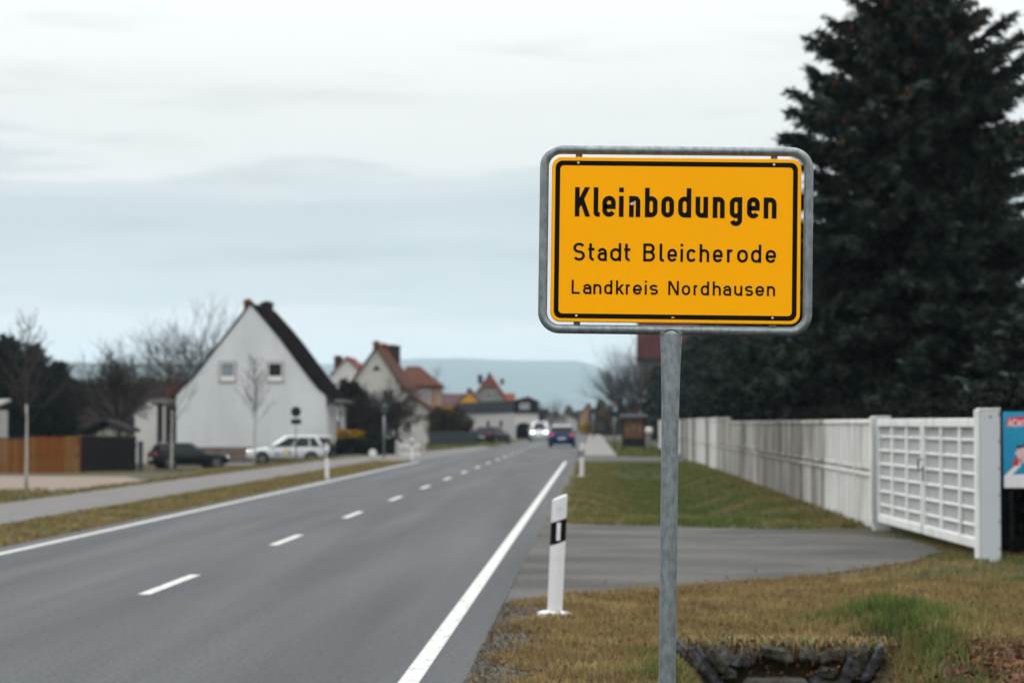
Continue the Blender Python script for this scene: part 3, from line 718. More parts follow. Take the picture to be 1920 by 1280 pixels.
def spruce(name, label, base, H, prof, seed, mt, group=None, density=1.0, cones=0, cat='tree', tuft=.13, xmin=None, jit=.0):
    """whorls of drooping branches with needle sprays; prof(d) = radius at d below the tip"""
    rr = random.Random(seed); r_ = np.random.default_rng(seed)
    root = empty(name, base, label, cat, group)
    tk = MB(); tk.tube([(0, 0, 0), (.03, 0, H*.4), (0, .03, H*.75), (0, 0, H)], [H*.018, H*.013, H*.007, .01], 8); 
    tk.build('trunk', m_bark, root)
    br = MB(); P = []; D = []; S = []; CP = []
    z = H - .12
    while z > .25:
        d = H - z; Rm = prof(d); nbr = int(5 + min(5, d * 1.4))
        a0 = rr.uniform(0, 6.28)
        for k in range(nbr):
            a = a0 + k * 2 * math.pi / nbr + rr.uniform(-.25, .25); ln = Rm * rr.uniform(.62, 1.10)
            if rr.random() < .1: ln *= rr.uniform(1.05, 1.2)
            up = (.95 - .85 * min(1, d / (H * .6))) if jit else .55 - .6 * min(1, d / (H * .35)); pts = []
            ca, sa = math.cos(a), math.sin(a); nseg = 7; zb_ = z + rr.uniform(-jit, jit); up += rr.uniform(-.14, .14) if jit else 0
            if xmin is not None and ca < -.05: ln = min(ln, max(.3, (base[0] - xmin - .25) / -ca))
            for j in range(nseg + 1):
                t_ = j / nseg
                pts.append(Vector((ca * ln * t_, sa * ln * t_, zb_ + ln * (up * t_ - .34 * t_ * t_ * (1.2 if d > 1.5 else .3) + .26 * t_ ** 4))))
            br.tube(pts, [max(.006, .02 * ln * (1 - .8 * j / nseg)) for j in range(nseg + 1)], 4)
            nt_ = max(5, int(ln * 11 * density)); side = Vector((-sa, ca, 0))
            for q in range(nt_ * 2):
                t_ = (q // 2 + rr.random()) / nt_; t_ = .06 + .94 * t_; f = t_ * nseg; j = min(nseg - 1, int(f)); p = pts[j].lerp(pts[j+1], f - j)
                sg = 1 if q % 2 else -1; tl = (.20 + .42 * ln * .35 * (1 - t_ * .75)) * rr.uniform(.6, 1.2)
                dv = (Vector((ca, sa, 0)) * rr.uniform(.5, 1.0) + side * sg * rr.uniform(.4, 1.0) + Vector((0, 0, rr.uniform(-.55, .55 if jit else .28)))).normalized()
                m = max(2, int(tl / .11))
                for w in range(m):
                    u = (w + .4) / m; P.append(p + dv * tl * u + Vector((0, 0, -.12 * tl * u * u))); D.append(dv); S.append(1)
                if cones and d < H * .5 and t_ > .45 and rr.random() < cones * (1.6 - d / (H * .5)): CP.append(p + dv * tl * .7)
        z -= (.21 if jit else .26) + .035 * rr.random() + .02 * min(d, 4)
    br.build('branches', m_bark, root)
    P = np.array(P); D = np.array(D); n = len(P)
    Dj = D + r_.normal(size=(n, 3)) * .35; Dj /= np.linalg.norm(Dj, axis=1, keepdims=True)
    m1 = leaves('crown', P, tuft * .23, mt, seed + 1, 5.0, (.55, 1.5), Dj)
    # a second crossed set gives the sprays body
    link('crown', m1, None, root)
    P2_ = np.repeat(P, 3, axis=0) + r_.normal(size=(3 * n, 3)) * .05
    Dk = np.repeat(D, 3, axis=0) + r_.normal(size=(3 * n, 3)) * .55; Dk /= np.linalg.norm(Dk, axis=1, keepdims=True)
    link('needle_sprays', leaves('needle_sprays', P2_, tuft * .17, mt, seed + 2, 5.0, (.5, 1.7), Dk), None, root)
    if CP:
        mb = MB()
        for p in CP:
            for c in range(rr.randint(1, 3)):
                q = p + Vector((rr.uniform(-.08, .08), rr.uniform(-.08, .08), rr.uniform(-.06, .02)))
                mb.tube([q, q + Vector((0, 0, -.05)), q + Vector((0, 0, -.12))], [.012, .024, .008], 6)
        tag(mb.build('cones', m_cone, root), kind='stuff')
    return root

def bare_tree(name, label, base, H, seed, cat='tree', group=None, trunk_h=.35, rad=None, spread=.55, levels=4, kids=(4, 4, 4, 3), mt=None, mtt=None, lean=(0, 0), shrink=.68, up=.25, thin=.006):
    rr = random.Random(seed); root = empty(name, base, label, cat, group)
    tk, cr_ = MB(), MB(); rad = rad or H * .022
    def grow(p, d, ln, r0, lev):
        nseg = 4 if lev < 2 else 3; pts = [p]; q = p.copy(); dd = d.copy(); rs = [r0]
        for k in range(nseg):
            dd = (dd + Vector((rr.uniform(-1, 1), rr.uniform(-1, 1), rr.uniform(-.5, .8))) * .16 + Vector((0, 0, up * .12))).normalized()
            q = q + dd * ln / nseg; pts.append(q.copy()); rs.append(max(thin, r0 * (1 - .5 * (k + 1) / nseg)))
        (tk if lev == 0 else cr_).tube(pts, rs, 7 if lev == 0 else (5 if lev == 1 else 3), cap=lev < 2)
        if lev >= levels: return
        nk = kids[min(lev, len(kids) - 1)]
        for k in range(nk + rr.randint(0, 1)):
            f = rr.uniform(.45, 1.0) if lev else rr.uniform(.78, 1.0); f *= nseg; j = min(nseg - 1, int(f)); s = pts[j].lerp(pts[j+1], f - j)
            side = Vector((rr.gauss(0, 1), rr.gauss(0, 1), rr.gauss(0, .35))); side = (side - dd * side.dot(dd)).normalized()
            nd = (dd * (1 - spread * .5) + side * spread * rr.uniform(.7, 1.3) + Vector((0, 0, up * .5))).normalized()
            grow(s, nd, ln * shrink * rr.uniform(.75, 1.2) if lev else H * (1 - trunk_h) * .52 * rr.uniform(.8, 1.15), max(thin, rs[j] * .62), lev + 1)
        if lev: grow(pts[-1], dd, ln * shrink, rs[-1], lev + 1)
        else: grow(pts[-1], (dd + Vector((0, 0, .6))).normalized(), H * (1 - trunk_h) * .55, rs[-1] * .9, 1)
    grow(Vector((0, 0, -.05)), Vector((lean[0], lean[1], 1)).normalized(), H * trunk_h, rad, 0)
    tk.build('trunk', mtt or m_bark, root, True); cr_.build('crown', mt or m_twig, root)
    return root

# ------------------------------------------------------------------ conifers behind the wall
def prof_big(d): return min(.60 * d + .52, 3.55)
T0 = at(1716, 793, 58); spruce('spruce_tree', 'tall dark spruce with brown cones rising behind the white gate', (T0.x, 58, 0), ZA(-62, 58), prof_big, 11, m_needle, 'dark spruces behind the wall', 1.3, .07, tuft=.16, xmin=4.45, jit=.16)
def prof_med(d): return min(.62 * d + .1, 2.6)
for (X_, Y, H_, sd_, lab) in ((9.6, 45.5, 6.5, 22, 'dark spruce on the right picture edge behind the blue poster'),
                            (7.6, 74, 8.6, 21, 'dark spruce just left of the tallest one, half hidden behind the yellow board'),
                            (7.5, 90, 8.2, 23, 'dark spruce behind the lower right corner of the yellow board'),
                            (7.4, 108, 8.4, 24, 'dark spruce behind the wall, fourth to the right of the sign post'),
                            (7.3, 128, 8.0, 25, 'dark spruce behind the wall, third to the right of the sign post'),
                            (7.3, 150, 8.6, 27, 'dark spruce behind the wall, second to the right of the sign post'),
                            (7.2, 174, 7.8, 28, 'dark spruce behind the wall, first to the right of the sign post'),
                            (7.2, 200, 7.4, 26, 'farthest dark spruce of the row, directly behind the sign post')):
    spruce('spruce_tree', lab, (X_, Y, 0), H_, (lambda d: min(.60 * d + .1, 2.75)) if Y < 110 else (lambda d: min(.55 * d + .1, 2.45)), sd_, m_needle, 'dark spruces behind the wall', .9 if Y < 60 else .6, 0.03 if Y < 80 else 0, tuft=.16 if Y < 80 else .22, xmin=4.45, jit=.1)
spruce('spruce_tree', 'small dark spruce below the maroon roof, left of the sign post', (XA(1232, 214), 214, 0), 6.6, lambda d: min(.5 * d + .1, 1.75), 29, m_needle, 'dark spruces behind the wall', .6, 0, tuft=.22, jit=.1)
# clipped hedge closing the view under the spruces
def hedge(name, label, a, b, w, hgt, n, size, mt, seed, group=None, z=None):
    r_ = np.random.default_rng(seed); A, B = Vector((*a, 0)), Vector((*b, 0)); d = B - A; ln = d.length
    root = empty(name, (a[0], a[1], h(a[0], a[1]) if z is None else z), label, 'hedge', group, math.atan2(d.y, d.x))
    u = r_.random(n) * ln; face = r_.random(n)
    v = np.where(face < .45, -w/2, np.where(face < .6, w/2, r_.uniform(-w/2, w/2, n))) + r_.normal(size=n) * .08
    zz_ = np.where(face < .6, r_.random(n) * hgt, hgt) + r_.normal(size=n) * .07 + .08 * np.sin(u * 2.1) * (face >= .6)
    P = np.stack([u, v, np.maximum(zz_, .03)], 1)
    link('foliage', leaves('foliage', P, size, mt, seed + 1), None, root)
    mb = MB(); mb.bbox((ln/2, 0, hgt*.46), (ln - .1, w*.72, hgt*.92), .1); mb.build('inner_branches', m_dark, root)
    return root
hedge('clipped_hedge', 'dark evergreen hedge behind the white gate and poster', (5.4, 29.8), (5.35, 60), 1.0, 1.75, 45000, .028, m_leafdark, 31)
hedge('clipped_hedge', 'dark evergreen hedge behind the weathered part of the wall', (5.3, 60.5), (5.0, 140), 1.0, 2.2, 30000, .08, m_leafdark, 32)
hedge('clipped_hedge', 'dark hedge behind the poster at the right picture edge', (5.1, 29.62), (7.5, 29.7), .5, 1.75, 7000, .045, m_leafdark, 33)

# ------------------------------------------------------------------ houses
def window(parent, c, w, hh, axis='y', sgn=-1, glass=None, surround=None, mull=True, sill=True):
    """c on the wall plane; wall normal along axis*sgn"""
    if axis == 'y': T = lambda u, o, v: (c[0] + u, c[1] + sgn * o, c[2] + v); dims = lambda a, b, e: (a, b, e)
    else: T = lambda u, o, v: (c[0] + sgn * o, c[1] + u, c[2] + v); dims = lambda a, b, e: (b, a, e)
    mb = MB(); fw = .055
    for u, v, a, e in ((0, hh/2 - fw/2, w, fw), (0, -hh/2 + fw/2, w, fw), (-w/2 + fw/2, 0, fw, hh - 2*fw), (w/2 - fw/2, 0, fw, hh - 2*fw)) + (((0, 0, .05, hh - 2*fw),) if mull else ()):
        mb.box(T(u, .03, v), dims(a, .07, e))
    f = mb.build('window', m_frame, parent)
    MB().box(T(0, .008, 0), dims(w - .06, .03, hh - .06)).build('pane', glass or m_glass, f)
    if surround:
        mb = MB(); s = .09
        for u, v, a, e in ((0, hh/2 + s/2, w + 2*s, s), (0, -hh/2 - s/2, w + 2*s, s), (-w/2 - s/2, 0, s, hh), (w/2 + s/2, 0, s, hh)):
            mb.box(T(u, .02, v), dims(a, .06, e))
        mb.build('surround', surround, f)
    elif sill:
        MB().box(T(0, .06, -hh/2 - .03), dims(w + .16, .14, .05)).build('sill', m_greyr, f)
    return f
def chimney(parent, x, y, z0_, z1_, w, d, mt):
    mb = MB(); mb.bbox((x, y, (z0_+z1_)/2), (w, d, z1_-z0_), .015); mb.bbox((x, y, z1_ - .08), (w + .1, d + .1, .14), .02)
    mb.box((x, y, z1_ + .04), (w*.55, d*.55, .1)); return mb.build('chimney', mt, parent)
def roof_from_profile(prof, y0, y1, th):
    """prof: (x,z) left to right; a bent slab between y0 and y1"""
    mb = MB(); top = []
    n = len(prof)
    for i in range(n):
        a = Vector(prof[max(0, i-1)]); b = Vector(prof[min(n-1, i+1)]); t_ = (b - a).normalized(); nrm = Vector((-t_.y, t_.x))
        p = Vector(prof[i]) + nrm * th * (1.25 if 0 < i < n-1 else 1); top.append((p.x, p.y))
    ring = prof + top[::-1]
    return mb.rings([[(x, y0, z) for x, z in ring], [(x, y1, z) for x, z in ring]], cap=False).add([(x, y, z) for y in (y0, y1) for x, z in ring], [tuple([k*2*n + i, k*2*n + i+1, k*2*n + 2*n-2-i, k*2*n + 2*n-1-i]) for k in (0, 1) for i in range(n-1)])
# --- white gabled house (gable towards the camera)
HY = 130.0
gp = [(331, 740), (346, 724), (362, 709), (381, 686), (404, 655), (435, 616), (470, 570.5), (500, 606), (525, 636), (553, 674), (581, 711), (597, 730), (611, 741)]
gp = [(at(a, b, HY).x, at(a, b, HY).z) for a, b in gp]
gz = -.42; hx = (gp[0][0] + gp[-1][0]) / 2
H1 = empty('white_house', (hx, HY, gz), 'white rendered house with steep dark roof and two gable windows', 'house')
g = [(x - hx, z - gz) for x, z in gp]
mb = MB(); poly = [(g[0][0], 0, -.5)] + [(x, 0, z) for x, z in g] + [(g[-1][0], 0, -.5)]
mb.prism(poly, (0, 10.0, 0)); mb.build('wall', m_render, H1)
rp = [(g[0][0] - .42, g[0][1] - .22)] + g + [(g[-1][0] + .52, g[-1][1] - .25)]
roof = roof_from_profile([(x, z + .01) for x, z in rp], -.06, 10.25, .09).build('roof', m_roofdark, H1)
apx, apz = g[6]
chimney(roof, apx - .22, .5, apz - .9, ZA(561, HY) - gz, .40, .5, m_brick)
chimney(roof, apx - .02, 6.6, apz - .6, ZA(567, 137) - gz, .68, .6, m_brickdark)
for px, gl_ in ((427, m_glassb), (516, m_glass)):
    q = at(px, 697, HY); window(H1, (q.x - hx, 0, q.z - gz), .80, 1.02, 'y', -1, gl_, m_surround, False)
    q2 = MB().box((q.x - hx, -.045, q.z - gz - .34), (.68, .05, .22)); q2.build('window_blind', m_frame, H1)
mb = MB(); mb.box(((g[0][0] + g[-1][0])/2, -.02, ZA(838, HY)/2 - gz/2 - .05), (g[-1][0] - g[0][0] + .05, .1, ZA(838, HY) - gz + .1)); mb.build('plinth', m_plinth, H1)
mb = MB(); mb.box((g[-1][0] + .02, 5, .35), (.1, 9.98, .75)); mb.build('plinth', m_plinth, H1)
for yy in (2.2, 4.2, 7.6): window(H1, (g[-1][0], yy, 2.0), .8, 1.6, 'x', 1, m_glass, m_surround)
mb = MB(); mb.tube([(g[-1][0] + .5, -.02, g[-1][1] - .28), (g[-1][0] + .5, 10.2, g[-1][1] - .28)], .07, 8); mb.tube([(g[-1][0] + .45, 9.8, g[-1][1] - .3), (g[-1][0] + .08, 9.8, g[-1][1] - .6), (g[-1][0] + .08, 9.8, 0)], .045, 6)
mb.build('gutter', m_greyr, H1)
mb = MB(); mb.bbox((g[-1][0] + .02, 6.0, 1.1), (.06, .95, 2.1), .01); dr = mb.build('door', m_wooddk, H1); MB().bbox((g[-1][0] + .07, 6.35, 1.1), (.05, .03, .12), .005).build('handle', m_alu, dr)
# --- annex left of it
AY = 133.0
ax0 = XA(253, AY); AN = empty('annex', (ax0, AY, -.42), 'low white annex with porch roof at the left of the white house', 'building')
def an(px, py): q = at(px, py, AY); return (q.x - ax0, 0, q.z + .42)
mb = MB(); mb.prism([an(253, 868), an(253, 776), an(277, 754), an(294, 760), an(294, 868)], (0, 5, 0)); mb.build('wall', m_renderw, AN)
mb = MB(); mb.prism([an(248, 777), an(277, 749), an(279, 753), an(250, 782)], (0, 5.1, 0)); mb.prism([an(277, 749), an(330, 744), an(330, 757), an(277, 754)], (0, 5.2, 0)); rf = mb.build('roof', m_greyr, AN)
mb = MB(); mb.prism([an(295, 868), an(295, 762), an(330, 760), an(330, 868)], (0, .2, 0)); mb.v = [(a, b + 2.2, c) for a, b, c in mb.v]; mb.build('porch_wall', m_surround, AN)
for px in (299, 307):
    q = an(px, 865); mb = MB(); mb.bbox((q[0], .1, 1.5), (.13, .13, 3.1), .02); mb.build('porch_post', m_renderw if px == 307 else m_wooddk, AN)
q = an(308, 742); chimney(rf, q[0], 2.5, q[2] - .3, q[2] + .55, .5, .5, m_brick)
q = an(318, 830); MB().bbox((q[0], 2.15, 1.1), (.8, .06, 2.1), .01).build('door', m_wooddk, AN)
q = an(246, 812); MB().bbox((q[0], .6, .95), (.9, .2, .55), .02).build('low_wall', m_renderw, AN)
# --- generic gabled house with gable toward -y
def gable_house(name, label, cxp, Y, apex_py, eave_py, wl, wr, depth, wmat, rmat, base_z=0.0, over=.3, wins=(), cat='house', th=.16, chim=()):
    a = at(cxp, apex_py, Y); ze = ZA(eave_py, Y) - base_z; za = a.z - base_z
    root = empty(name, (a.x, Y, base_z), label, cat)
    mb = MB(); mb.prism([(-wl, 0, -.3), (-wl, 0, ze), (0, 0, za), (wr, 0, ze), (wr, 0, -.3)], (0, depth, 0)); mb.build('wall', wmat, root)
    kl, kr = (za - ze)/wl, (za - ze)/wr
    rf_ = roof_from_profile([(-wl - over, ze - kl*over + .01), (0, za + .01), (wr + over, ze - kr*over + .01)], -.25, depth + .25, th).build('roof', rmat, root)
    for (dx, dy, dz, w, mt_) in chim: chimney(rf_, dx, dy, za - 1.0, za + dz, w, w, mt_)
    for (x, z, w, hh, gl_) in wins: window(root, (x, 0, z), w, hh, 'y', -1, gl_)
    return root
c1 = gable_house('cream_house', 'cream gabled house with red tiled roof behind bare garden trees', 706, 205, 652, 722, 2.25, 2.05, 15, m_cream, m_roofred, -.3, .25,
    [(-1.05, 4.35, .9, 1.0, m_glass), (1.0, 4.3, .95, 1.1, m_glass), (1.0, 1.6, .9, 1.5, m_glass), (-1.0, 1.6, .9, 1.2, m_glass)],
    chim=[(-.05, .5, .55, .55, m_brick), (.0, 7, .55, .7, m_brick), (.25, 13, .6, 1.4, m_brickdark)])
mb = MB(); zz0 = ZA(694, 205) + .3; mb.prism([(-.35, -.03, zz0), (0, -.03, zz0 + .5), (.35, -.03, zz0)], (0, .06, 0)); mb.build('attic_window', m_dark, c1)
# peach house behind it, hipped roof
PYY = 224.; pa, pb = XA(752, PYY), XA(818, PYY); ze = ZA(722, PYY)
P2 = empty('peach_house', ((pa+pb)/2, PYY, -.3), 'peach rendered house with hipped brown roof right of the cream gable', 'house')
hw = (pb - pa)/2; ze += .3
MB().prism([(-hw, 0, -.2), (hw, 0, -.2), (hw, 0, ze), (-hw, 0, ze)], (0, 8, 0)).build('wall', m_peach, P2)
MB().add([(-hw-.3, -.3, ze), (hw+.3, -.3, ze), (hw+.3, 8.3, ze), (-hw-.3, 8.3, ze), (-hw*.9, 4, ze + 1.9), (-hw*.1, 4, ze + 1.9), (-hw-.3, -.3, ze-.18), (hw+.3, -.3, ze-.18), (hw+.3, 8.3, ze-.18), (-hw-.3, 8.3, ze-.18)],
     [(0,1,5,4), (1,2,5), (2,3,4,5), (3,0,4), (6,7,1,0), (7,8,2,1), (8,9,3,2), (9,6,0,3), (6,9,8,7)]).build('roof', m_roofred, P2)
for x in (.35, ): window(P2, (hw * x, 0, ze - 1.1), .9, 1.5, 'y', -1, m_glassb)
window(P2, (hw * .35, 0, 1.5), .9, 1.4, 'y', -1, m_glass)
# small gabled extension in front
gable_house('garden_annex', 'small cream annex with red lean roof in front of the cream house', 769, 188, 742, 776, 1.0, 1.9, 6, m_cream, m_roofred, -.25, .2, [(-.2, 1.5, .7, 1.0, m_glass)], 'building')
gable_house('distant_white_house', 'distant white gable with red roof and dark chimney between the two big gables', 650, 250, 671, 700, 1.5, 1.7, 9, m_renderw, m_rooforange, -.3, .25, [(0, 4.4, .7, .8, m_glass)], chim=[(-.95, .6, .2, .8, m_brickdark)])
# yellow gable + mauve wing
y1 = gable_house('yellow_house', 'house with bright yellow gable and mauve-brown wing roof', 880, 310, 733, 763, 1.95, 1.95, 9, m_yellow, m_roofmauve, 0, .2, [(0, 1.6, .9, 1.2, m_glass)], chim=[(-.1, 2, .35, .5, m_brickdark)])
zr = ZA(737, 312); ze2 = ZA(760, 312)
mb = MB(); xw = XA(812, 312) - y1.location.x
mb.prism([(xw, .5, ze2), (xw, 4, zr), (xw, 7.5, ze2)], (-.6 - xw, 0, 0)); mb.build('wing_roof', m_roofmauve, y1)
MB().box(((xw - .6)/2, 4, ze2/2 - .1), (-.8 - xw, 6.4, ze2 + .1)).build('wing_wall', m_yellow, y1)
# grey gable with bright red half-hipped roof
r1 = gable_house('red_roofed_house', 'grey gabled house with bright red roof and dark chimneys', 917, 345, 706, 752, 2.5, 2.4, 10, m_greyr, m_rooforange, 0, .45, [(-.0, ZA(741, 345), .75, .95, m_glass)], chim=[(-1.35, 1.5, .25, .7, m_brickdark), (.0, 1.2, .5, .5, m_brickdark), (1.6, 8, -.2, .5, m_brickdark)], th=.3)
mb = MB(); za_ = ZA(706, 345); mb.add([(-.95, -.42, za_ - 1.25), (.95, -.42, za_ - 1.25), (0, .5, za_ + .42)], [(0, 1, 2)]); mb.add([(-.95, -.40, za_ - 1.33), (.95, -.40, za_ - 1.33), (0, .5, za_ + .36)], [(0, 2, 1)]); mb.build('half_hip', m_rooforange, r1)
zr = ZA(737, 348); ze2 = ZA(753, 348); mb = MB(); mb.prism([(2.0, .5, ze2), (2.0, 3, zr), (2.0, 5.5, ze2)], (1.65, 0, 0)); mb.build('wing_roof', m_rooforange, r1); MB().box((2.8, 3, ze2/2), (1.5, 4.6, ze2)).build('wing_wall', m_greyr, r1)
# flat garage and arched gateway house
AYY = 250.; A = Vector((XA(963, AYY), AYY, 0)); B = Vector((XA(858, 284), 284, 0)); ht = ZA(751, AYY)
GA = empty('flat_garage', A, 'long low white garage with deep dark flat-roof edge', 'building')
b_ = B - A; bz = Matrix.Rotation(math.atan2(b_.y, b_.x), 3, 'Z')
MB().prism([(0, 0, -.2), (b_.x, b_.y, -.2), (b_.x + .5, b_.y + 4, -.2), (0, 5, -.2)], (0, 0, ht - 1.0)).build('wall', m_whitewall, GA)
MB().prism([(.02, -.3, ht - 1.22), (b_.x - .2, b_.y - .3, ht - 1.22), (b_.x + .3, b_.y + 4, ht - 1.22), (.02, 5, ht - 1.22)], (0, 0, 1.25)).build('roof', m_fascia, GA)
for u in (.20, .42, .75):
    q = b_ * u; MB().box((q.x, q.y, 1.55), (1.3 if u < .7 else 3.0, .16, .62 if u < .7 else 1.0), bz).build('window', m_glass, GA)
GH = empty('arched_house', A + Vector((.03, -.02, 0)), 'white building with wide dark archway and dark upper storey by the road', 'building')
W_ = XA(1008, AYY) - A.x; zarch = ZA(803, AYY); ra = W_ * .33; cxw = W_*.40
pts = [(0, 0, -.2), (cxw - ra, 0, -.2), (cxw - ra, 0, zarch)] + [(x, 0, z) for x, z in arc(cxw, zarch, ra, ra*.75, 180, 0, 12)] + [(cxw + ra, 0, -.2), (W_, 0, -.2), (W_, 0, ht - 1.25), (0, 0, ht - 1.25)]
MB().prism(pts, (0, .35, 0)).build('wall', m_renderw, GH)
MB().box((W_/2, 3.2, 1), (W_ - .02, .2, 3)).build('back_wall', m_dark, GH)
for x in (.08, W_ - .08): MB().box((x, 1.78, 1), (.12, 2.6, 2.6)).build('side_wall', m_renderw, GH)
MB().box((W_/2, 1.9, ht - .62), (W_ + .1, 4.2, 1.25)).build('upper_storey', m_fascia, GH)
mb = MB(); z9 = ht + .01; mb.prism([(-.1, -.4, z9), (W_*.6, -.4, z9 + .45), (W_ + .2, -.4, z9 - .1)], (0, 4.6, 0)); mb.build('roof', m_roofmar, GH)
window(GH, (W_*.45, -.2, ht - .55), 1.0, .6, 'y', -1, m_glassb)
# maroon roof behind the right-hand conifers
RY = 232.; rx0 = XA(1197, RY); rz0, rz1 = ZA(672, RY), ZA(588, RY)
RH = empty('maroon_roofed_house', (rx0, RY, 0), 'tall house with steep maroon roof rising behind the sign post', 'house')
MB().box((3.2, 4, rz0/2), (6.2, 7.6, rz0)).build('wall', m_greyr, RH)
MB().prism([(-.05, -.3, rz0 - .1), (-.05, 4, rz1), (-.05, 8.3, rz0 - .1)], (6.6, 0, 0)).build('roof', m_roofmar, RH)
MB().box((3.2, -.34, rz0 - .12), (6.6, .14, .16)).build('gutter', m_dark, RH)
for x in (1.2, 3.2): window(RH, (x, .2, 4.4), 1.0, 1.2, 'y', -1)
# far red house and neighbours near the vanishing point
gable_house('far_red_house', 'small far brick house with red roof at the end of the right footway', 1104, 350, 757, 777, 1.4, .9, 8, m_peach, m_roofred, 0, .15, [(-.3, 1.5, .6, .8, m_glass)])
gable_house('far_pale_house', 'tiny pale house far down the road', 1062, 520, 776, 786, 2.2, 2.2, 10, m_whitewall, m_roofmauve, 0, .2, [(0, 1.4, .8, 1, m_glass)])
gable_house('far_grey_house', 'tiny grey-roofed house just left of the far pale one', 1040, 480, 772, 785, 2.4, 2.2, 10, m_greyr, m_roofmauve, 0, .2, [(0, 1.3, .8, 1, m_glass)])
# left sheds
SHY = 118.
SH = empty('garden_shed', (XA(150, SHY), SHY, -.62), 'low dark shed with grey-green roof left of the white annex', 'shed')
wS = XA(236, SHY) - XA(150, SHY)
MB().box((wS/2, 1.5, .7), (wS - .1, 3, 1.7)).build('wall', m_wooddk, SH)
z1, z2 = ZA(808, SHY) + .62, ZA(786, SHY) + .62
MB().prism([(-.1, -.3, z1 - .08), (wS*.55, -.3, z2), (wS + .1, -.3, z1 + .1), (wS + .1, -.3, z1 - .05), (wS*.55, -.3, z2 - .12), (-.1, -.3, z1 - .2)], (0, 3.6, 0)).build('roof', m_wooddk, SH)
MB().bbox((wS*.8, -.03, .75), (.7, .06, 1.3), .01).build('door', m_dark, SH)
W2 = empty('white_shed', (XA(-110, 125), 125, -.62), 'white shed wall cut off by the left picture edge', 'shed')
ww = XA(-20, 125) - XA(-110, 125); zt2 = ZA(768, 125) + .62
MB().box((ww/2, 2, zt2/2), (ww, 4, zt2)).build('wall', m_whitewall, W2); MB().prism([(-.2, -.2, zt2), (ww + .15, -.2, zt2), (ww + .15, 4.2, zt2 + .5), (-.2, 4.2, zt2 + .5)], (0, 0, .12)).build('roof', m_greyr, W2)

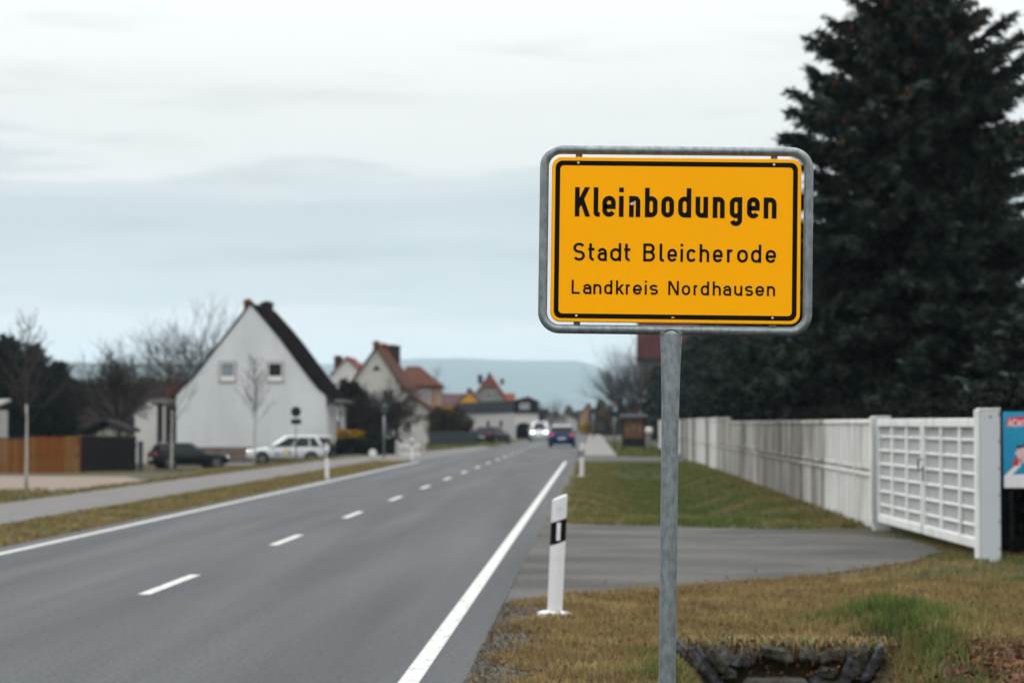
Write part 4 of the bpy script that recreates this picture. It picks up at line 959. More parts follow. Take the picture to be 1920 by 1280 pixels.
# ------------------------------------------------------------------ cars
def car(label, X, Y, rz, Lc, W, H, pt, roof_pt=None, group='cars in view', kind='hatch', lit=False, tail_lit=False, decal=False, z=None):
    root = empty('parked_car' if not (lit or tail_lit) else 'car', (X, Y, h(X, Y) if z is None else z), label, 'car', group, rz)
    hw = W / 2
    K = {'hatch': (.60, [(-.5, .34, .50, .80), (-.485, .25, .60, .92), (-.40, .2, .62, .98), (-.1, .2, .61, 1), (.15, .2, .60, 1), (.30, .2, .575, .99), (.42, .21, .53, .94), (.485, .26, .47, .84), (.5, .33, .40, .76)], (-.475, .25), (-.385, .03)),
         'estate': (.62, [(-.5, .34, .52, .80), (-.485, .25, .62, .92), (-.40, .2, .64, .98), (-.1, .2, .635, 1), (.15, .2, .63, 1), (.30, .2, .60, .99), (.42, .21, .55, .94), (.485, .26, .48, .84), (.5, .33, .40, .76)], (-.480, .20), (-.40, .02)),
         'van': (.56, [(-.5, .34, .55, .86), (-.49, .25, .58, .95), (-.40, .2, .58, .98), (-.1, .2, .58, 1), (.2, .2, .57, 1), (.34, .2, .54, .99), (.44, .21, .49, .95), (.49, .26, .43, .86), (.5, .33, .38, .8)], (-.492, .33), (-.46, .16))}[kind]
    zb_, st, ub, ut = K
    rs = []
    for u, z0_, zt_, wf in st:
        w = hw * wf; zt2_ = zt_ * H; x = u * Lc
        half = [(w*.80, z0_), (w*.97, z0_ + .10), (w, z0_ + (zt2_ - z0_)*.5), (w*.985, zt2_ - .10), (w*.93, zt2_ - .02), (w*.55, zt2_ + .015), (0, zt2_ + .025)]
        rs.append([(x, a_, b__) for a_, b__ in half] + [(x, -a_, b__) for a_, b__ in half[-2::-1]])
    body = MB().rings(rs).build('body', pt, root, True)
    # greenhouse
    zbelt = zb_ * H - .04; zr_ = H
    def layer(t_):
        x0, x1 = (ub[0] + (ut[0] - ub[0]) * t_) * Lc, (ub[1] + (ut[1] - ub[1]) * t_) * Lc; w = hw * (.93 - .19 * t_ ** 1.3); c = .10 + .10 * t_
        z_ = zbelt + (zr_ - zbelt) * t_
        return [(x0, -w + c*1.4, z_), (x0 + c*.6, -w, z_), (x1 - c*1.6, -w, z_), (x1, -w + c*1.8, z_), (x1, w - c*1.8, z_), (x1 - c*1.6, w, z_), (x0 + c*.6, w, z_), (x0, w - c*1.4, z_)]
    lay = [layer(t_) for t_ in (0, .35, .7, .93)]
    top = [(x*.97 + (-.03)*Lc*.03, y_*.90, H + .012 - .0) for x, y_, z_ in layer(1)]
    gh = MB().rings(lay + [top]).build('cabin', pt, root, True)
    cap_ = [[(x * 1.004, y_ * 1.012, z_ + .004) for x, y_, z_ in layer(t_)] for t_ in (.86, .94)] + [[(x, y_ * 1.01, z_ + .012) for x, y_, z_ in top]]
    MB().rings(cap_).build('roof', roof_pt or pt, root, True)
    def pane(name, i, j, ua, ub_, ta, tb, mt_, off=.012):
        def pt_(u, t_):
            la = layer(t_); a_, b__ = Vector(la[i]), Vector(la[j]); return a_.lerp(b__, u)
        q = [pt_(ua, ta), pt_(ub_, ta), pt_(ub_, (ta+tb)/2), pt_(ub_, tb), pt_(ua, tb), pt_(ua, (ta+tb)/2)]
        nrm = (q[1] - q[0]).cross(q[4] - q[0]).normalized()
        ctr = sum(q, Vector()) / 6
        if nrm.dot(ctr - Vector((0, 0, ctr.z))) < 0: nrm = -nrm
        q = [p + nrm * off for p in q]
        MB().add(q, [(0, 1, 2, 5), (5, 2, 3, 4)]).build(name, mt_, root)
    pane('windscreen', 3, 4, .0, 1.0, .08, .90, m_glass); pane('rear_window', 0, 7, -.06, 1.06, .06, .86, m_glass, .02)
    for (i, j) in ((1, 2), (6, 5)):
        if kind == 'van': sp = ((.60, .97),) if True else ()
        elif kind == 'estate': sp = ((.04, .30), (.33, .63), (.66, .97))
        else: sp = ((.05, .24), (.27, .60), (.63, .985))
        for (a_, b__) in sp: pane('side_window', i, j, a_, b__, .10, .86, m_glass)
    # wheels
    rw = .32 if kind != 'van' else .33
    for ux in (-.305, .31):
        for sy in (-1, 1):
            cx_, cy_ = ux * Lc, sy * (hw - .10)
            MB().rings([[(cx_ + (rw + .06) * math.cos(k*math.pi/10), sy * (hw + .004 - e), rw + (rw + .06) * math.sin(k*math.pi/10)) for k in range(20)] for e in (.09, 0)]).build('wheel_arch', m_black, root)
            tp = [(rw*.62, .105), (rw*.93, .115), (rw, .08), (rw, -.08), (rw*.93, -.115), (rw*.62, -.105)]
            mb_ = MB().rings([[(cx_ + r_ * math.cos(k*math.pi/12), cy_ + sy * (.015 + y_), rw + r_ * math.sin(k*math.pi/12)) for k in range(24)] for r_, y_ in tp], False, True)
            wh = mb_.build('wheel', m_tyre, root, True)
            mb_ = MB()
            for k in range(5):
                a_ = k * 2*math.pi/5; mb_.box((cx_ + rw*.33*math.cos(a_), cy_ + sy*.118, rw + rw*.33*math.sin(a_)), (rw*.62, .02, .07), Matrix.Rotation(-a_, 3, 'Y'))
            mb_.rings([[(cx_ + r_ * math.cos(k*math.pi/10), cy_ + sy * y_, rw + r_ * math.sin(k*math.pi/10)) for k in range(20)] for r_, y_ in ((rw*.66, .10), (rw*.64, .125), (rw*.56, .122), (rw*.54, .10))], False)
            mb_.build('rim', m_rim, wh)
    hz = .44 * H + .01
    for sy in (-1, 1):
        MB().bbox((.468*Lc, sy*hw*.66, hz), (.22, hw*.36, .15), .05).build('headlight', m_lit if lit else m_clearlens, root)
        MB().bbox((-.482*Lc, sy*hw*.76, .56*H if kind != 'van' else .52*H), (.12, hw*.26, .22 if kind != 'van' else .42), .04).build('tail_light', m_littail if tail_lit else m_redlens, root)
        MB().bbox((ub[1]*Lc - .28, sy*(hw + .06), zbelt + .11), (.12, .18, .13), .04).build('mirror', pt, root)
    MB().bbox((.487*Lc, 0, .30*H), (.07, hw*1.05, .16), .03).build('grille', m_black, root)
    MB().bbox((-.483*Lc, 0, .285), (.10, hw*1.6, .16), .04).build('rear_bumper', m_black, root)
    MB().bbox((.502*Lc + .01, 0, .42), (.02, .52, .11), .004).build('number_plate', m_plate, root)
    MB().bbox((-.5*Lc - .012, 0, .36*H + .05), (.02, .52, .11), .004).build('number_plate', m_plate, root)
    for sy in (-1, 1): MB().bbox((0, sy*hw*.985, .25), (Lc*.42, .05, .10), .02).build('door_sill', m_black, root)
    for sy in (-1, 1):
        for u in (.02, -.18): MB().bbox((u*Lc - .1, sy*(hw + .002), zbelt - .12), (.18, .03, .03), .01).build('door_handle', pt, root)
    if decal:
        for sy in (-1, 1):
            for (x, z_, w, hh, mt_) in ((.02, .66, .30, .34, m_decy), (-.14, .60, .16, .26, m_decg), (.26, .58, .34, .12, m_decp), (.5, .52, .25, .2, m_decg)):
                MB().bbox((x, sy*(hw + .004), z_), (w, .012, hh), .004).build('door_decal', mt_, root)
    return root
m_decy = mat('yellow_decal', (.55, .48, .25), .4, var=.1); m_decg = mat('grey_decal', (.22, .23, .25), .4, var=.2, scale=8); m_decp = mat('pale_pink_decal', (.5, .36, .34), .4, var=.1)
# rotation: local +x is the car's front
car('white crossover parked side-on with printed doors before the white house', XA(537, 124), 124, R(180 + 9), 4.15, 1.78, 1.47, m_pwhite, kind='hatch', decal=True, z=ZA(870, 124))
car('dark car with silver sheen coloured into its roof, half hidden behind the white crossover', XA(611, 127), 127.5, R(-28), 3.7, 1.6, 1.30, m_pblack, m_psheen, z=ZA(863, 127))  # silver on the roof is a reflection put into the colour of a dark car
car('black estate car with red tail lamp parked by the dark fence', XA(354, 118), 118, R(26), 3.85, 1.65, 1.27, m_pblack, kind='estate')
car('blue hatchback with white roof driving away from the camera', XA(1054, 160), 160, R(90), 3.85, 1.70, 1.44, m_pblue, m_pwhite, tail_lit=True, z=.01)
car('white van with lit headlamps coming towards the camera', XA(1012, 214), 214, R(-90), 4.6, 1.80, 1.72, m_pwhite, kind='van', lit=True, z=.01)
car('dark navy car parked in front of the flat garage', XA(924, 192), 192, R(66), 4.0, 1.75, 1.35, m_pnavy, z=ZA(831, 192))

# ------------------------------------------------------------------ fences
def board_fence(name, label, a, b, hgt, bw, mats_, seed, z, gap=.012, th=.025, rails=True, top=0.0, group=None, cap=None):
    rr = random.Random(seed); A, B = Vector((*a, 0)), Vector((*b, 0)); d = B - A; ln = d.length; n = int(ln / (bw + gap))
    root = empty(name, (a[0], a[1], z), label, 'fence', group, math.atan2(d.y, d.x))
    me = {}
    for k in range(n):
        mt_ = rr.choice(mats_); key = mt_.name
        if key not in me:
            m_ = MB().bbox((0, 0, hgt/2), (bw, th, hgt), .006).mesh('board'); m_.materials.append(mt_); me[key] = m_
        o = link('board', me[key], None, root, ((k + .5) * (bw + gap), rr.uniform(-.006, .006), rr.uniform(-.02, .02) + top))
        o.rotation_euler = (0, rr.uniform(-.008, .008), 0)
    for zz_ in (.22 * hgt, .8 * hgt):
        MB().bbox((ln/2, th + .03, zz_), (ln, .04, .08), .005).build('rail', mats_[0], root)
    k = 0.0
    while k < ln + .1:
        MB().bbox((min(k, ln), th + .06, hgt/2), (.09, .09, hgt + .1), .01).build('post', mats_[0], root); k += 1.9
    if cap: MB().bbox((ln/2, .01, hgt + top + .03), (ln, .09, .05), .01).build('cap_rail', cap, root)
    return root
FY = 86.
zf = ZA(880, FY) - .28; zt3 = ZA(819, FY)
board_fence('wooden_fence', 'yellow-brown board fence at the left picture edge', (XA(-60, FY), FY), (XA(50, FY), FY), zt3 - zf - .08, .14, [m_woodye, m_woodye, m_woodor], 1, zf, cap=m_greypick)
board_fence('wooden_fence', 'orange-brown board fence left of the dark fence', (XA(51, FY), FY + .02), (XA(151, FY), FY + .02), zt3 - zf, .14, [m_woodor, m_woodor, m_woodye], 2, zf)
board_fence('wooden_fence', 'dark-stained board fence between the orange fence and the black estate car', (XA(153, FY), FY + .1), (XA(258, FY + 1), FY + 1), zt3 - zf - .05, .14, [m_wooddk], 3, zf)
gp_ = empty('gate_pillar', (XA(264, FY + 1), FY + 1, zf), 'slim dark green pillar at the end of the dark fence', 'post')
MB().bbox((0, 0, .6), (.16, .16, 1.3), .02).build('post_body', m_greypick, gp_); MB().bbox((0, 0, 1.26), (.2, .2, .05), .015).build('cap', m_dark, gp_)
board_fence('picket_fence', 'grey picket fence in front of the budding brown shrub', (XA(806, 166), 166), (XA(894, 176), 176), .95, .09, [m_greypick], 4, 0.02, .05)
wg = board_fence('garden_gate', 'low white picket gate between two white pillars on the left', (XA(748, 115.5), 115.5), (XA(792, 115.5), 115.5), .68, .07, [m_frame], 5, -.05, .06)
wg['category'] = 'gate'
for px in (745, 794):
    o = MB().bbox((XA(px, 115.5) - wg.location.x, 0, .40), (.17, .17, .85), .02).build('pillar', m_whitewall, wg)
hedge('clipped_hedge', 'dark clipped hedge in front of the conifer beside the white house', (XA(640, 124), 124), (XA(742, 122), 122), .9, .95, 5000, .07, m_hedge, 41, z=-.35)
bush('forsythia', 'bright yellow flowering forsythia above the dark hedge', 'shrub', (XA(656, 127), 127, -.35), (.80, .5, .42), 2200, .045, m_forsy, 42, nclump=44, csize=.22, zc=1.28)
bush('evergreen_tree', 'dark rounded evergreen between the white house and the cream gable', 'tree', (XA(652, 142), 142, -.4), (1.15, 1.2, 2.1), 9000, .10, m_leafdark, 43, nclump=60)
bush('evergreen_tree', 'smaller dark evergreen behind the dark hedge, below the cream gable', 'tree', (XA(690, 139), 139, -.4), (.95, 1.0, 1.25), 6000, .10, m_leafdark, 44, nclump=50)
bush('brown_shrub', 'big rounded brown budding shrub behind the grey picket fence', 'shrub', (XA(841, 180), 180, 0), (1.75, 1.3, 1.35), 9000, .06, m_bushbrown, 45, nclump=90)
# ------------------------------------------------------------------ left background trees
for (px, Y, top, rm, sd_, lab) in ((12, 136, 634, 1.9, 51, 'dark pointed conifer at the left picture edge, tallest of the group'),
                                 (62, 140, 652, 1.5, 52, 'dark conifer just right of the tallest left conifer'),
                                 (-62, 132, 660, 1.8, 53, 'dark conifer mostly cut off by the left picture edge'),
                                 (108, 138, 684, 1.5, 54, 'low dark conifer behind the orange fence')):
    spruce('conifer_tree', lab, (XA(px, Y), Y, -.65), ZA(top, Y) + .65, (lambda d, rm=rm: min(.75 * d + .15, rm)), sd_, m_needle2, 'dark conifers on the left', .7, 0, tuft=.2, jit=.12)
bare_tree('bare_tree', 'dark bare garden tree left of the white house', (XA(226, 122), 122, -.4), 5.6, 61, group='bare trees', kids=(6, 5, 5, 4), thin=.011, trunk_h=.42, spread=.75, rad=.15)
bare_tree('bare_tree', 'wide-crowned bare tree rising behind the white house annex', (XA(352, 150), 150, -.4), 8.6, 62, group='bare trees', kids=(6, 5, 5, 4), thin=.011, trunk_h=.33, spread=.75, rad=.22, levels=4, lean=(.12, 0))
bare_tree('bare_tree', 'bare fruit tree with thick dark limbs in front of the cream house', (XA(749, 126), 126, -.3), 3.9, 63, group='bare trees', kids=(6, 5, 5, 4), thin=.009, trunk_h=.34, spread=.8, rad=.13)
bare_tree('bare_tree', 'leaning bare fruit tree left of the thick-limbed one', (XA(716, 128), 128, -.3), 3.8, 64, group='bare trees', kids=(6, 5, 5, 4), thin=.009, trunk_h=.34, spread=.8, rad=.10, lean=(-.15, 0))
bare_tree('bare_tree', 'tall bare tree behind the roofed notice board', (XA(1194, 195), 195, 0), 7.6, 65, group='bare trees', trunk_h=.2, spread=.5, rad=.2)
bare_tree('bare_tree', 'bare tree left of the tall one behind the notice board', (XA(1176, 215), 215, 0), 6.0, 66, group='bare trees', trunk_h=.2, spread=.6, rad=.16)
bare_tree('bare_tree', 'bare tree at the right road edge beside the maroon-roofed house', (XA(1196, 226), 226, 0), 8.2, 67, group='bare trees', trunk_h=.2, spread=.5, rad=.16)
bare_tree('bare_tree', 'small bare tree behind the peach house', (XA(808, 250), 250, 0), 7.0, 68, group='bare trees', trunk_h=.4, spread=.6, rad=.16)
bare_tree('bare_tree', 'bare tree beyond the arched building on the left of the road', (XA(1024, 300), 300, 0), 4.4, 69, group='bare trees', trunk_h=.2, spread=.7, rad=.14)
bare_tree('bare_tree', 'bare tree with dense twigs behind the dark oblong signs', (XA(1184, 245), 245, 0), 8.2, 168, group='bare trees', trunk_h=.15, spread=.6, rad=.2, kids=(6, 5, 4, 3))
k = 0
for (px, Y, H_, lab) in ((170, 165, 4.4, 'bare brushy shrub behind the orange fence'), (235, 172, 4.0, 'bare brushy shrub behind the garden shed'), (285, 168, 4.8, 'bare brushy shrub left of the annex roof'), (325, 175, 5.4, 'bare brushy shrub behind the annex chimney'), (120, 150, 3.6, 'low bare shrub below the dark conifers'), (60, 148, 3.4, 'low bare shrub behind the yellow-brown fence')):
    k += 1
    bare_tree('bare_shrub', lab, (XA(px, Y), Y, -.4), H_, 70 + k, 'shrub', 'bare brushy shrubs behind the left gardens', .12, .07, .75, 4, (7, 5, 4, 3), m_twig2, m_twig2, thin=.018)
# young roadside trees with pale trunks: a straight leader with short ascending side branches
def young_tree(label, base, H, seed, wide=1.0):
    rr = random.Random(seed); root = empty('young_tree', base, label, 'tree', 'young roadside trees')
    tk, cr_ = MB(), MB(); n = 10
    pts = [Vector((rr.uniform(-.03, .03) * k / n * 2, rr.uniform(-.03, .03) * k / n, H * k / n - (.05 if k == 0 else 0))) for k in range(n + 1)]
    tk.tube(pts[:6], [.048 - .004 * k for k in range(6)], 8); tk.build('trunk', m_trunkpale, root, True)
    cr_.tube(pts[5:], [.026 - .0042 * k for k in range(6)], 6)
    for k in range(26):
        t_ = .38 + .58 * k / 26; f = t_ * n; j = int(f); p = pts[j].lerp(pts[j + 1], f - j); a = k * 2.4 + rr.uniform(-.4, .4)
        ln = H * (.27 * wide * (1.05 - t_) / .65 + .05) * rr.uniform(.7, 1.2); e = rr.uniform(.9, 1.5)
        q = [p]; d = Vector((math.cos(a), math.sin(a), e)).normalized()
        for m in range(4):
            d = (d + Vector((rr.uniform(-.15, .15), rr.uniform(-.15, .15), .10))).normalized(); q.append(q[-1] + d * ln / 4)
        cr_.tube(q, [.011, .009, .007, .006, .004], 4, cap=False)
        for m in range(7):
            b = q[1 + m % 3].lerp(q[2 + m % 3], rr.random()); d2 = (d + Vector((rr.gauss(0, .6), rr.gauss(0, .6), rr.gauss(.1, .3)))).normalized()
            e1 = b + d2 * ln * rr.uniform(.2, .4); cr_.tube([b, e1], [.006, .004], 3, cap=False)
            for _ in range(2):
                d3 = (d2 + Vector((rr.gauss(0, .6), rr.gauss(0, .6), rr.gauss(.1, .3)))).normalized(); c = b.lerp(e1, rr.uniform(.4, 1)); cr_.tube([c, c + d3 * ln * .18], [.005, .003], 3, cap=False)
    cr_.build('crown', m_twig2, root)
for (px, Y, top, sd_, wide, lab) in ((50, 57, 596, 81, 1.0, 'young bare roadside tree with pale trunk at the left picture edge'), (322, 76, 650, 82, 1.15, 'young bare roadside tree with pale trunk before the black estate car'), (478, 92, 668, 83, .8, 'slender young bare tree in front of the white gable wall')):
    zb_ = h(XA(px, Y), Y); young_tree(lab, (XA(px, Y), Y, zb_), ZA(top, Y) - zb_, sd_, wide)
# far tree belts (read as one mass)
r_ = np.random.default_rng(90)
P = []
for (x0, x1, Y, zt_) in ((-120, 345, 420, 722), (560, 700, 420, 735), (1000, 1095, 560, 777), (1110, 1230, 330, 768), (1500, 2100, 160, 640)):
    n = 5000; px = r_.uniform(x0, x1, n); top = zt_ + 9 * np.sin(px * .11) + 6 * np.sin(px * .31 + 1); u = r_.random(n)
    zz_ = np.array([ZA(t_, Y) for t_ in top]) * u ** .7; P.append(np.stack([np.array([XA(p_, Y) for p_ in px]), Y + r_.normal(size=n) * 6, zz_], 1))
P = np.concatenate(P)
tag(link('far_trees', leaves('far_trees', P, .38, m_bushbrown, 91, 1.5), None), 'far belt of bare brownish trees behind the village', 'trees', kind='stuff')

# ------------------------------------------------------------------ street furniture
def sign_pole(label, px, Y, base_py, top_py, shapes, pole_r=.03, group=None):
    q = at(px, base_py, Y); root = empty('road_sign', (q.x, Y, q.z), label, 'sign', group); H_ = ZA(top_py, Y) - q.z
    MB().tube([(0, 0, -.1), (0, 0, H_)], pole_r, 8).build('pole', m_galv, root, True)
    for (kind, py, w, hh, mt_) in shapes:
        z_ = ZA(py, Y) - q.z
        if kind == 'disc': rg = [(w/2*math.cos(k*math.pi/14), w/2*math.sin(k*math.pi/14)) for k in range(28)]
        elif kind == 'tri': rg = [(-w/2, hh/2), (0, -hh/2), (w/2, hh/2)]
        else: rg = rrect(w, hh, .02, 3)
        MB().rings([[(x, -.035, z_ + zz_) for x, zz_ in rg], [(x, -.05, z_ + zz_) for x, zz_ in rg]]).build('sign_plate', mt_, root)
        MB().bbox((0, -.02, z_), (.05, .05, .03), .004).build('clamp', m_galv, root)
    return root
m_signback = mat('dark_sign_back', (.010, .015, .017), .7, var=.1, spec=.1); m_signgrey = mat('grey_sign_back', (.035, .047, .055), .7, var=.1, spec=.1)
sign_pole('back of a dark round sign with oblong plate in front of the white house', 555, 98, 872, 762, [('disc', 771.5, .42, .42, m_signback), ('rect', 790, .42, .21, m_signback)])
sign_pole('back of a grey-blue triangular sign on a tall pole before the fruit trees', 720, 108, 864, 758, [('tri', 771, .55, .5, m_signgrey)], .045)
sign_pole('small low white round marker on a thin stake by the footpath', 699, 90, 876, 842, [('disc', 848.5, .29, .29, m_white)], .015)
sign_pole('dark back-to-back oblong signs on a pole left of the notice board', 1152, 150, 836, 756, [('rect', 776, .62, .38, m_signback), ('disc', 760, .36, .36, m_plinth)], .05)
sign_pole('grey oblong sign on a pole beside the far footway', 1112, 240, 822, 775, [('rect', 790, .8, .9, m_signgrey)], .07)
# roofed notice board
NY = 138.; nx0, nx1 = XA(1168, NY), XA(1208, NY)
nbz = ZA(843, NY); NBD = empty('notice_board', ((nx0+nx1)/2, NY, nbz), 'dark wooden notice board with small grey roof on the right verge', 'notice board'); w = nx1 - nx0
zt4 = ZA(779, NY) - nbz
for x in (-w/2, w/2): MB().bbox((x, 0, zt4/2 - .1), (.11, .11, zt4), .01).build('post', m_wooddk, NBD)
MB().bbox((0, 0, zt4*.60), (w - .1, .06, zt4*.52), .01).build('panel', mat('notice_panel_wood', (.085, .036, .014), .8, scale=4, col2=(.13, .055, .022)), NBD)
MB().bbox((0, -.01, zt4*.22), (w - .1, .05, zt4*.26), .01).build('lower_board', m_wooddk, NBD)
for k in range(3): MB().bbox((-w*.3 + k*w*.3, -.04, zt4*(.60 + .06*(k % 2))), (w*.2, .012, .24), .002).build('notice', m_cream if k == 9 else m_plinth, NBD)
MB().prism([(-w/2 - .18, -.32, zt4 - .08), (-w/2 - .18, 0, zt4 + .1), (-w/2 - .18, .32, zt4 - .08), (-w/2 - .18, .30, zt4 - .13), (-w/2 - .18, 0, zt4 + .04), (-w/2 - .18, -.30, zt4 - .13)], (w + .36, 0, 0)).build('roof', m_greypick, NBD)
bn_ = empty('waste_bin', (XA(1216, 142), 142, ZA(838, 142)), 'pale round bin with yellow-white lid right of the notice board', 'bin')
MB().rings([[(r2*math.cos(k*math.pi/8), r2*math.sin(k*math.pi/8), z_) for k in range(16)] for r2, z_ in ((.13, 0), (.16, .1), (.17, .85))]).build('bin_body', m_greyr, bn_)
MB().rings([[(r2*math.cos(k*math.pi/8), r2*math.sin(k*math.pi/8), z_) for k in range(16)] for r2, z_ in ((.24, .86), (.25, 1.05), (.12, 1.2))]).build('lid', m_renderw, bn_)
bush('yellow_shrub', 'small yellow flowering shrub far along the right footway', 'shrub', (XA(1099, 320), 320, 0), (.8, .6, .9), 1200, .09, m_forsy, 95)

# ------------------------------------------------------------------ culvert of the ditch
CY = 17.42
m_stone2 = mat('mossy_stone', (.022, .022, .016), .95, scale=11, col2=(.080, .077, .068), bump=.9, bscale=25, bdist=.02, fine=.35, fscale=25, spec=.1)
cul = empty('stone_culvert', (DITCH_X, CY, 0), 'rough stone headwall of a ditch culvert at the lower right', 'culvert')
def boulder(c, d, rot, seed, mt_=m_stone):
    """angular quarry stone: a chamfered block with every corner knocked about"""
    rr = random.Random(seed); M_ = Euler(rot).to_matrix(); b = MB().bbox((0, 0, 0), d, min(d) * .2)
    k = [[rr.uniform(.72, 1.08) for _ in range(3)] for _ in range(8)]
    out = []
    for v in b.v:
        o = (v[0] > 0) * 4 + (v[1] > 0) * 2 + (v[2] > 0); q = Vector((v[0] * k[o][0], v[1] * k[o][1], v[2] * k[o][2])) + Vector((rr.uniform(-1, 1), rr.uniform(-1, 1), rr.uniform(-1, 1))) * min(d) * .045
        out.append(tuple(M_ @ q + Vector(c)))
    b.v = out
    return b.build('stone', mt_, cul)
pxs = CY / FPX
def cpos(px, py, dy=0): q = at(px, py, CY + dy); return (q.x - DITCH_X, dy, q.z)
sd_ = 100
for (px, py, w, hh, ry_) in ((1405, 1226, 44, 32, 0), (1459, 1226, 52, 34, .05), (1513, 1224, 42, 32, -.05), (1366, 1222, 34, 30, .2), (1560, 1218, 42, 28, -.15),
                             (1296, 1238, 20, 62, -.65), (1318, 1240, 22, 72, -.6), (1341, 1236, 24, 66, -.5), (1282, 1222, 20, 44, -.8),
                             (1588, 1243, 22, 66, .55), (1616, 1240, 24, 70, .42), (1643, 1247, 24, 62, .6), (1668, 1252, 22, 58, .8), (1553, 1250, 38, 26, .1), (1690, 1244, 20, 46, .9),
                             (1340, 1290, 40, 40, .2), (1560, 1292, 44, 36, -.1), (1620, 1300, 46, 40, .1), (1290, 1300, 40, 40, -.2), (1370, 1262, 26, 24, .2), (1535, 1275, 30, 26, 0)):
    sd_ += 1
    dy = -.03 + .025 * (sd_ % 3); rv = random.Random(sd_ * 7); w *= rv.uniform(.78, 1.4); hh *= rv.uniform(.75, 1.35); px += rv.uniform(-7, 7); py += rv.uniform(-7, 9); ry_ += rv.uniform(-.25, .25)
    boulder(cpos(px, py, dy), (w * pxs, .22, hh * pxs) if w > hh else (w * pxs, .2, hh * pxs), (0.1 * ((sd_ % 5) - 2) * .3, ry_, .12 * ((sd_ % 3) - 1)), sd_, m_stone if sd_ % 3 else m_stone2)
q = cpos(1454, 1278, -.18); MB().bbox((q[0], -.22, q[2] - .08), (.46, .30, .22), .03).build('pipe_collar', m_conc, cul)
mb = MB(); rr2 = [( .19*math.cos(k*math.pi/12), .19*math.sin(k*math.pi/12)) for k in range(24)]
mb.rings([[(x*1.25, y, z*1.25 - .62 + .0) for x, z in rr2] for y in (-.30, .25)], False); mb.build('pipe', m_conc, cul)
MB().box((0, .28, -.42), (1.6, .12, .68)).build('backing', m_gravel, cul)

# ------------------------------------------------------------------ grass
from math import hypot
def in_poly(x, y, poly):
    c = np.zeros(len(x), bool); n = len(poly); j = n - 1
    for i in range(n):
        xi, yi = poly[i]; xj, yj = poly[j]
        cond = ((yi > y) != (yj > y)) & (x < (xj - xi) * (y - yi) / (yj - yi + 1e-12) + xi); c ^= cond; j = i
    return c
hv = np.vectorize(h)
def vnoise(x, y, s, seed):
    r2 = np.random.default_rng(seed); o = r2.random(6) * 6.28
    return (np.sin(x*s*1.3 + o[0] + 1.7*np.sin(y*s*.9 + o[1])) + np.sin(y*s*1.1 + o[2] + 1.3*np.sin(x*s*1.7 + o[3])) + np.sin((x+y)*s*2.1 + o[4])*.6) / 2.6
def grass(name, label, x0, x1, y0, y1, n, ln, wd_, seed, excl=None, green=.0, gfun=None, lay=.9):
    r2 = np.random.default_rng(seed)
    # tufts: blades share a root area
    nt2 = n // 9; tx = r2.uniform(x0, x1, nt2); ty = r2.uniform(y0, y1, nt2)
    idx = r2.integers(0, nt2, n); spread = .03 * ln / .07
    x = tx[idx] + r2.normal(size=n) * spread; y = ty[idx] + r2.normal(size=n) * spread
    keep = np.ones(n, bool)
    for p in (excl or []): keep &= ~p(x, y)
    x, y, idx = x[keep], y[keep], idx[keep]; n = len(x)
    z = hv(x, y) - .015
    tl = r2.uniform(.6, 1.35, nt2)[idx]; L_ = ln * r2.uniform(.45, 1.25, n) * tl
    pat = vnoise(x, y, 4.3, seed + 7)
    g = green + .55 * vnoise(x, y, 1.1, seed + 1) + .35 * pat + .25 * r2.normal(size=n)
    if gfun is not None: dg, dl = gfun(x, y); g = g + dg; L_ = L_ * (1 + dl)
    a = r2.uniform(0, 6.283, n); lean = np.abs(r2.normal(size=n)) * lay * np.clip(1.2 - g * .5, .5, 1.5)
    wv = wd_ * r2.uniform(.7, 1.5, n) * (L_ / ln) ** .4
    dx, dy = np.cos(a), np.sin(a); wx, wy = -dy * wv * .5, dx * wv * .5
    k = 1 / np.sqrt(1 + lean**2); hz = L_ * k; hx_ = L_ * lean * k
    b0 = np.stack([x - wx, y - wy, z], 1); b1 = np.stack([x + wx, y + wy, z], 1)
    m0 = np.stack([x + dx*hx_*.35 - wx*.8, y + dy*hx_*.35 - wy*.8, z + hz*.62], 1); m1 = np.stack([x + dx*hx_*.35 + wx*.8, y + dy*hx_*.35 + wy*.8, z + hz*.62], 1)
    tp = np.stack([x + dx*hx_, y + dy*hx_, z + hz], 1)
    V = np.stack([b0, b1, m1, m0, tp], 1).reshape(-1, 3); i0 = np.arange(n)[:, None] * 5
    F3 = np.concatenate([i0 + [0, 1, 2], i0 + [0, 2, 3], i0 + [3, 2, 4]], 0)
    gg = np.clip(g, 0, 1)[:, None]
    dry = np.array([.58, .43, .18]); brown = np.array([.24, .155, .068]); grn = np.array([.125, .195, .042])
    mixb = np.clip(r2.random((n, 1)) * .8 + .32 * vnoise(x, y, 3.1, seed + 9)[:, None] + .08, 0, 1); base = dry * mixb + brown * (1 - mixb)
    c = (base * (1 - gg) + grn * gg * r2.uniform(.7, 1.4, (n, 1))) * r2.uniform(.65, 1.25, (n, 1))
    C_ = np.repeat(c, 5, axis=0)
    return tag(link(name, np_mesh(name, V, F3, m_grass, C_), None), label, 'grass', kind='stuff')
ex_drv = lambda x, y: in_poly(x + .16 * vnoise(x, y, 9, 4) * np.random.default_rng(5).random(len(x)), y + .30 * vnoise(x, y, 7, 6) * np.random.default_rng(7).random(len(x)) ** 2, DRVW)
ex_cul = lambda x, y: (np.abs(x - DITCH_X) < .66) & (y > 16.75) & (y < 17.50)
ex_cul2 = lambda x, y: (np.abs(x - DITCH_X) < .9) & (y > 16.5) & (y < 17.7)
ex_soil = lambda x, y: (((x - 3.0)/.75)**2 + ((y - 15.6)/1.2)**2 < 1) & (np.random.default_rng(1).random(len(x)) < .85)
ex_edge = lambda x, y: (x < -.80 + .28 * (1 + vnoise(x, y, 2.5, 8))) & (np.random.default_rng(2).random(len(x)) < .9)
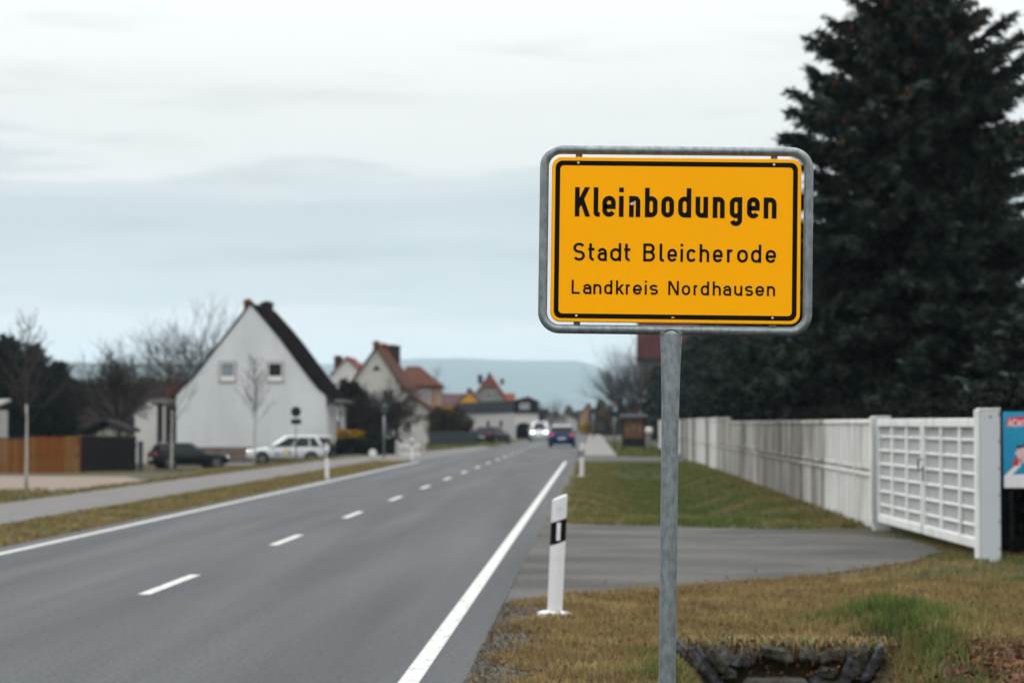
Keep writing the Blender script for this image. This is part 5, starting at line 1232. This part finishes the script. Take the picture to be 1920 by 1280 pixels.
def gnear(x, y):
    mound = np.exp(-((x - 2.35)/.55)**2 - ((y - 18.3)/2.0)**2); edge = np.exp(-((x - .50)/.28)**2 - ((y - 15.6)/1.5)**2); r3 = np.exp(-((x - 2.42)/.25)**2 - ((y - 16.0)/1.2)**2)
    cl = .5 + .5*vnoise(x, y, 6.5, 12)
    return 1.3*mound*(.45 + .8*cl) + .9*edge + 1.3*r3*(.5 + .7*cl) + .5*np.clip((x - 1.8)/2, 0, 1) - .05, (1.1*mound + .9*edge + 1.0*r3)*(.25 + 1.1*cl)
grass('verge_grass', 'short dry brown and green grass of the near right verge', -.8, 4.6, 13.4, 25, 300000, .055, .0052, 200, [ex_drv, ex_cul, ex_soil, ex_edge], -.28, gnear)
def hanging_grass(n, seed):
    r2 = np.random.default_rng(seed); cx_ = r2.uniform(.5, 2.4, 26); x = cx_[r2.integers(0, 26, n)] + r2.normal(size=n) * .035; clump = .25 + .35 * r2.random(26)[r2.integers(0, 26, n)]; L_ = r2.uniform(.05, .19, n) * (.35 + clump)
    y = 17.50 + r2.uniform(-.05, .12, n); z = .012 + 0 * x; dx = r2.normal(size=n) * .09; w = r2.uniform(.0025, .0055, n)
    f = r2.uniform(.4, 1.0, n)
    a0 = np.stack([x - w, y, z - .05], 1); a1 = np.stack([x + w, y, z - .05], 1)
    m0 = np.stack([x + dx*.5 - w, y - L_*.8*f, z + .045*r2.random(n)], 1); m1 = m0 + np.stack([2*w, 0*w, 0*w], 1)
    tp = np.stack([x + dx, y - L_*1.15*f - .06, z - L_ * r2.uniform(.1, 1.1, n)], 1)
    V = np.stack([a0, a1, m1, m0, tp], 1).reshape(-1, 3); i0 = np.arange(n)[:, None] * 5
    F3 = np.concatenate([i0 + [0, 1, 2], i0 + [0, 2, 3], i0 + [3, 2, 4]], 0)
    g = (r2.random((n, 1)) < .25); c = np.where(g, np.array([.15, .21, .05]), np.array([.40, .29, .13])) * r2.uniform(.4, 1.2, (n, 1))
    tag(link('verge_grass', np_mesh('verge_grass', V, F3, m_grass, np.repeat(c, 5, axis=0)), None), 'matted dry grass hanging over the culvert stones', 'grass', kind='stuff')
hanging_grass(1500, 207)
grass('verge_grass', 'sparse grass beside the gate post and below the blue poster', 2.5, 8.0, 20, 34, 60000, .07, .007, 201, [ex_drv, lambda x, y: (x < 4.6) & (y < 25)], .25)
grass('verge_grass', 'green grass slope between the driveway and the weathered wall', -.7, 4.3, 36.5, 98, 190000, .075, .010, 202, [ex_drv, ex_edge], .55, lambda x, y: (.35*np.exp(-((x - 1.9)/1.2)**2), 0*x))
grass('verge_grass', 'grass strip between the road and the left footpath', -9.3, -7.64, 24, 101, 90000, .06, .010, 203, None, .15)
grass('verge_grass', 'grass strip with young trees beyond the left footpath', -17, -11.8, 38, 112, 110000, .07, .014, 204, [lambda x, y: (x < -12.5) & (y > 57) & (y < 78)], .35)
grass('verge_grass', 'bright green grass bank before the grey picket fence', -14, -7.2, 126, 200, 60000, .10, .03, 205, [lambda x, y: in_poly(x, y, PATH)], .75)
grass('verge_grass', 'green grass verge around the notice board', 1.2, 4.1, 114, 200, 40000, .10, .03, 206, None, .8)
# fallen leaves on bare soil
r2 = np.random.default_rng(300); n = 2600
x = 3.0 + r2.normal(size=n)*.5; y = 15.7 + r2.normal(size=n)*.9; z = hv(x, y) + r2.uniform(.0, .03, n)
tag(link('fallen_leaves', leaves('fallen_leaves', np.stack([x, y, z], 1), .018, m_leaflit, 301, 1.3, (.5, 1.5)), None), 'brown dead leaves on bare soil at the lower right corner', 'leaves', kind='stuff')
n = 1500; x = r2.uniform(-.8, 4.3, n); y = r2.uniform(13.5, 24, n); k_ = ~in_poly(x, y, DRVW); x, y = x[k_], y[k_]
n = 260; xd = r2.uniform(-.5, 4.3, n); yd = r2.uniform(20.5, 37, n); kd = in_poly(xd, yd, DRVW) & ~in_poly(xd, yd - 1.0 * r2.random(n) ** 2, [(a_ * 1., b_ + .5) for a_, b_ in DRVW])
x = np.concatenate([x, xd[kd]]); y = np.concatenate([y, yd[kd]])
tag(link('fallen_leaves', leaves('fallen_leaves', np.stack([x, y, hv(x, y) + .02], 1), .014, m_leaflit, 302, 1.3, (.6, 1.5)), None), 'scattered dry leaf scraps over the near right verge', 'leaves', kind='stuff')
n = 420; x = r2.uniform(.62, 2.3, n); z = r2.uniform(-.24, .03, n); y = 17.42 - r2.uniform(.02, .16, n)
tag(link('fallen_leaves', leaves('fallen_leaves', np.stack([x, y, z], 1), .013, m_leaflit, 305, 1.3, (.3, 1.1)), None), 'dead leaves and soil crumbs caught between the culvert stones', 'leaves', kind='stuff')
# gravel grains along the road edge
P = []; n = 9000
x = -.80 + np.abs(r2.normal(size=n))*.16; y = 13 + 13 * r2.random(n)
tag(link('road_edge_grit', leaves('road_edge_grit', np.stack([x, y, hv(x, y) + .001], 1), .007, m_gravel_grain if 'm_gravel_grain' in globals() else mat('grit', (.07, .065, .06), .9, var=.5, scale=40, attr=True), 303, 1.0, (.5, 2.0)), None), 'loose dark grit along the near road edge', 'gravel', kind='stuff')
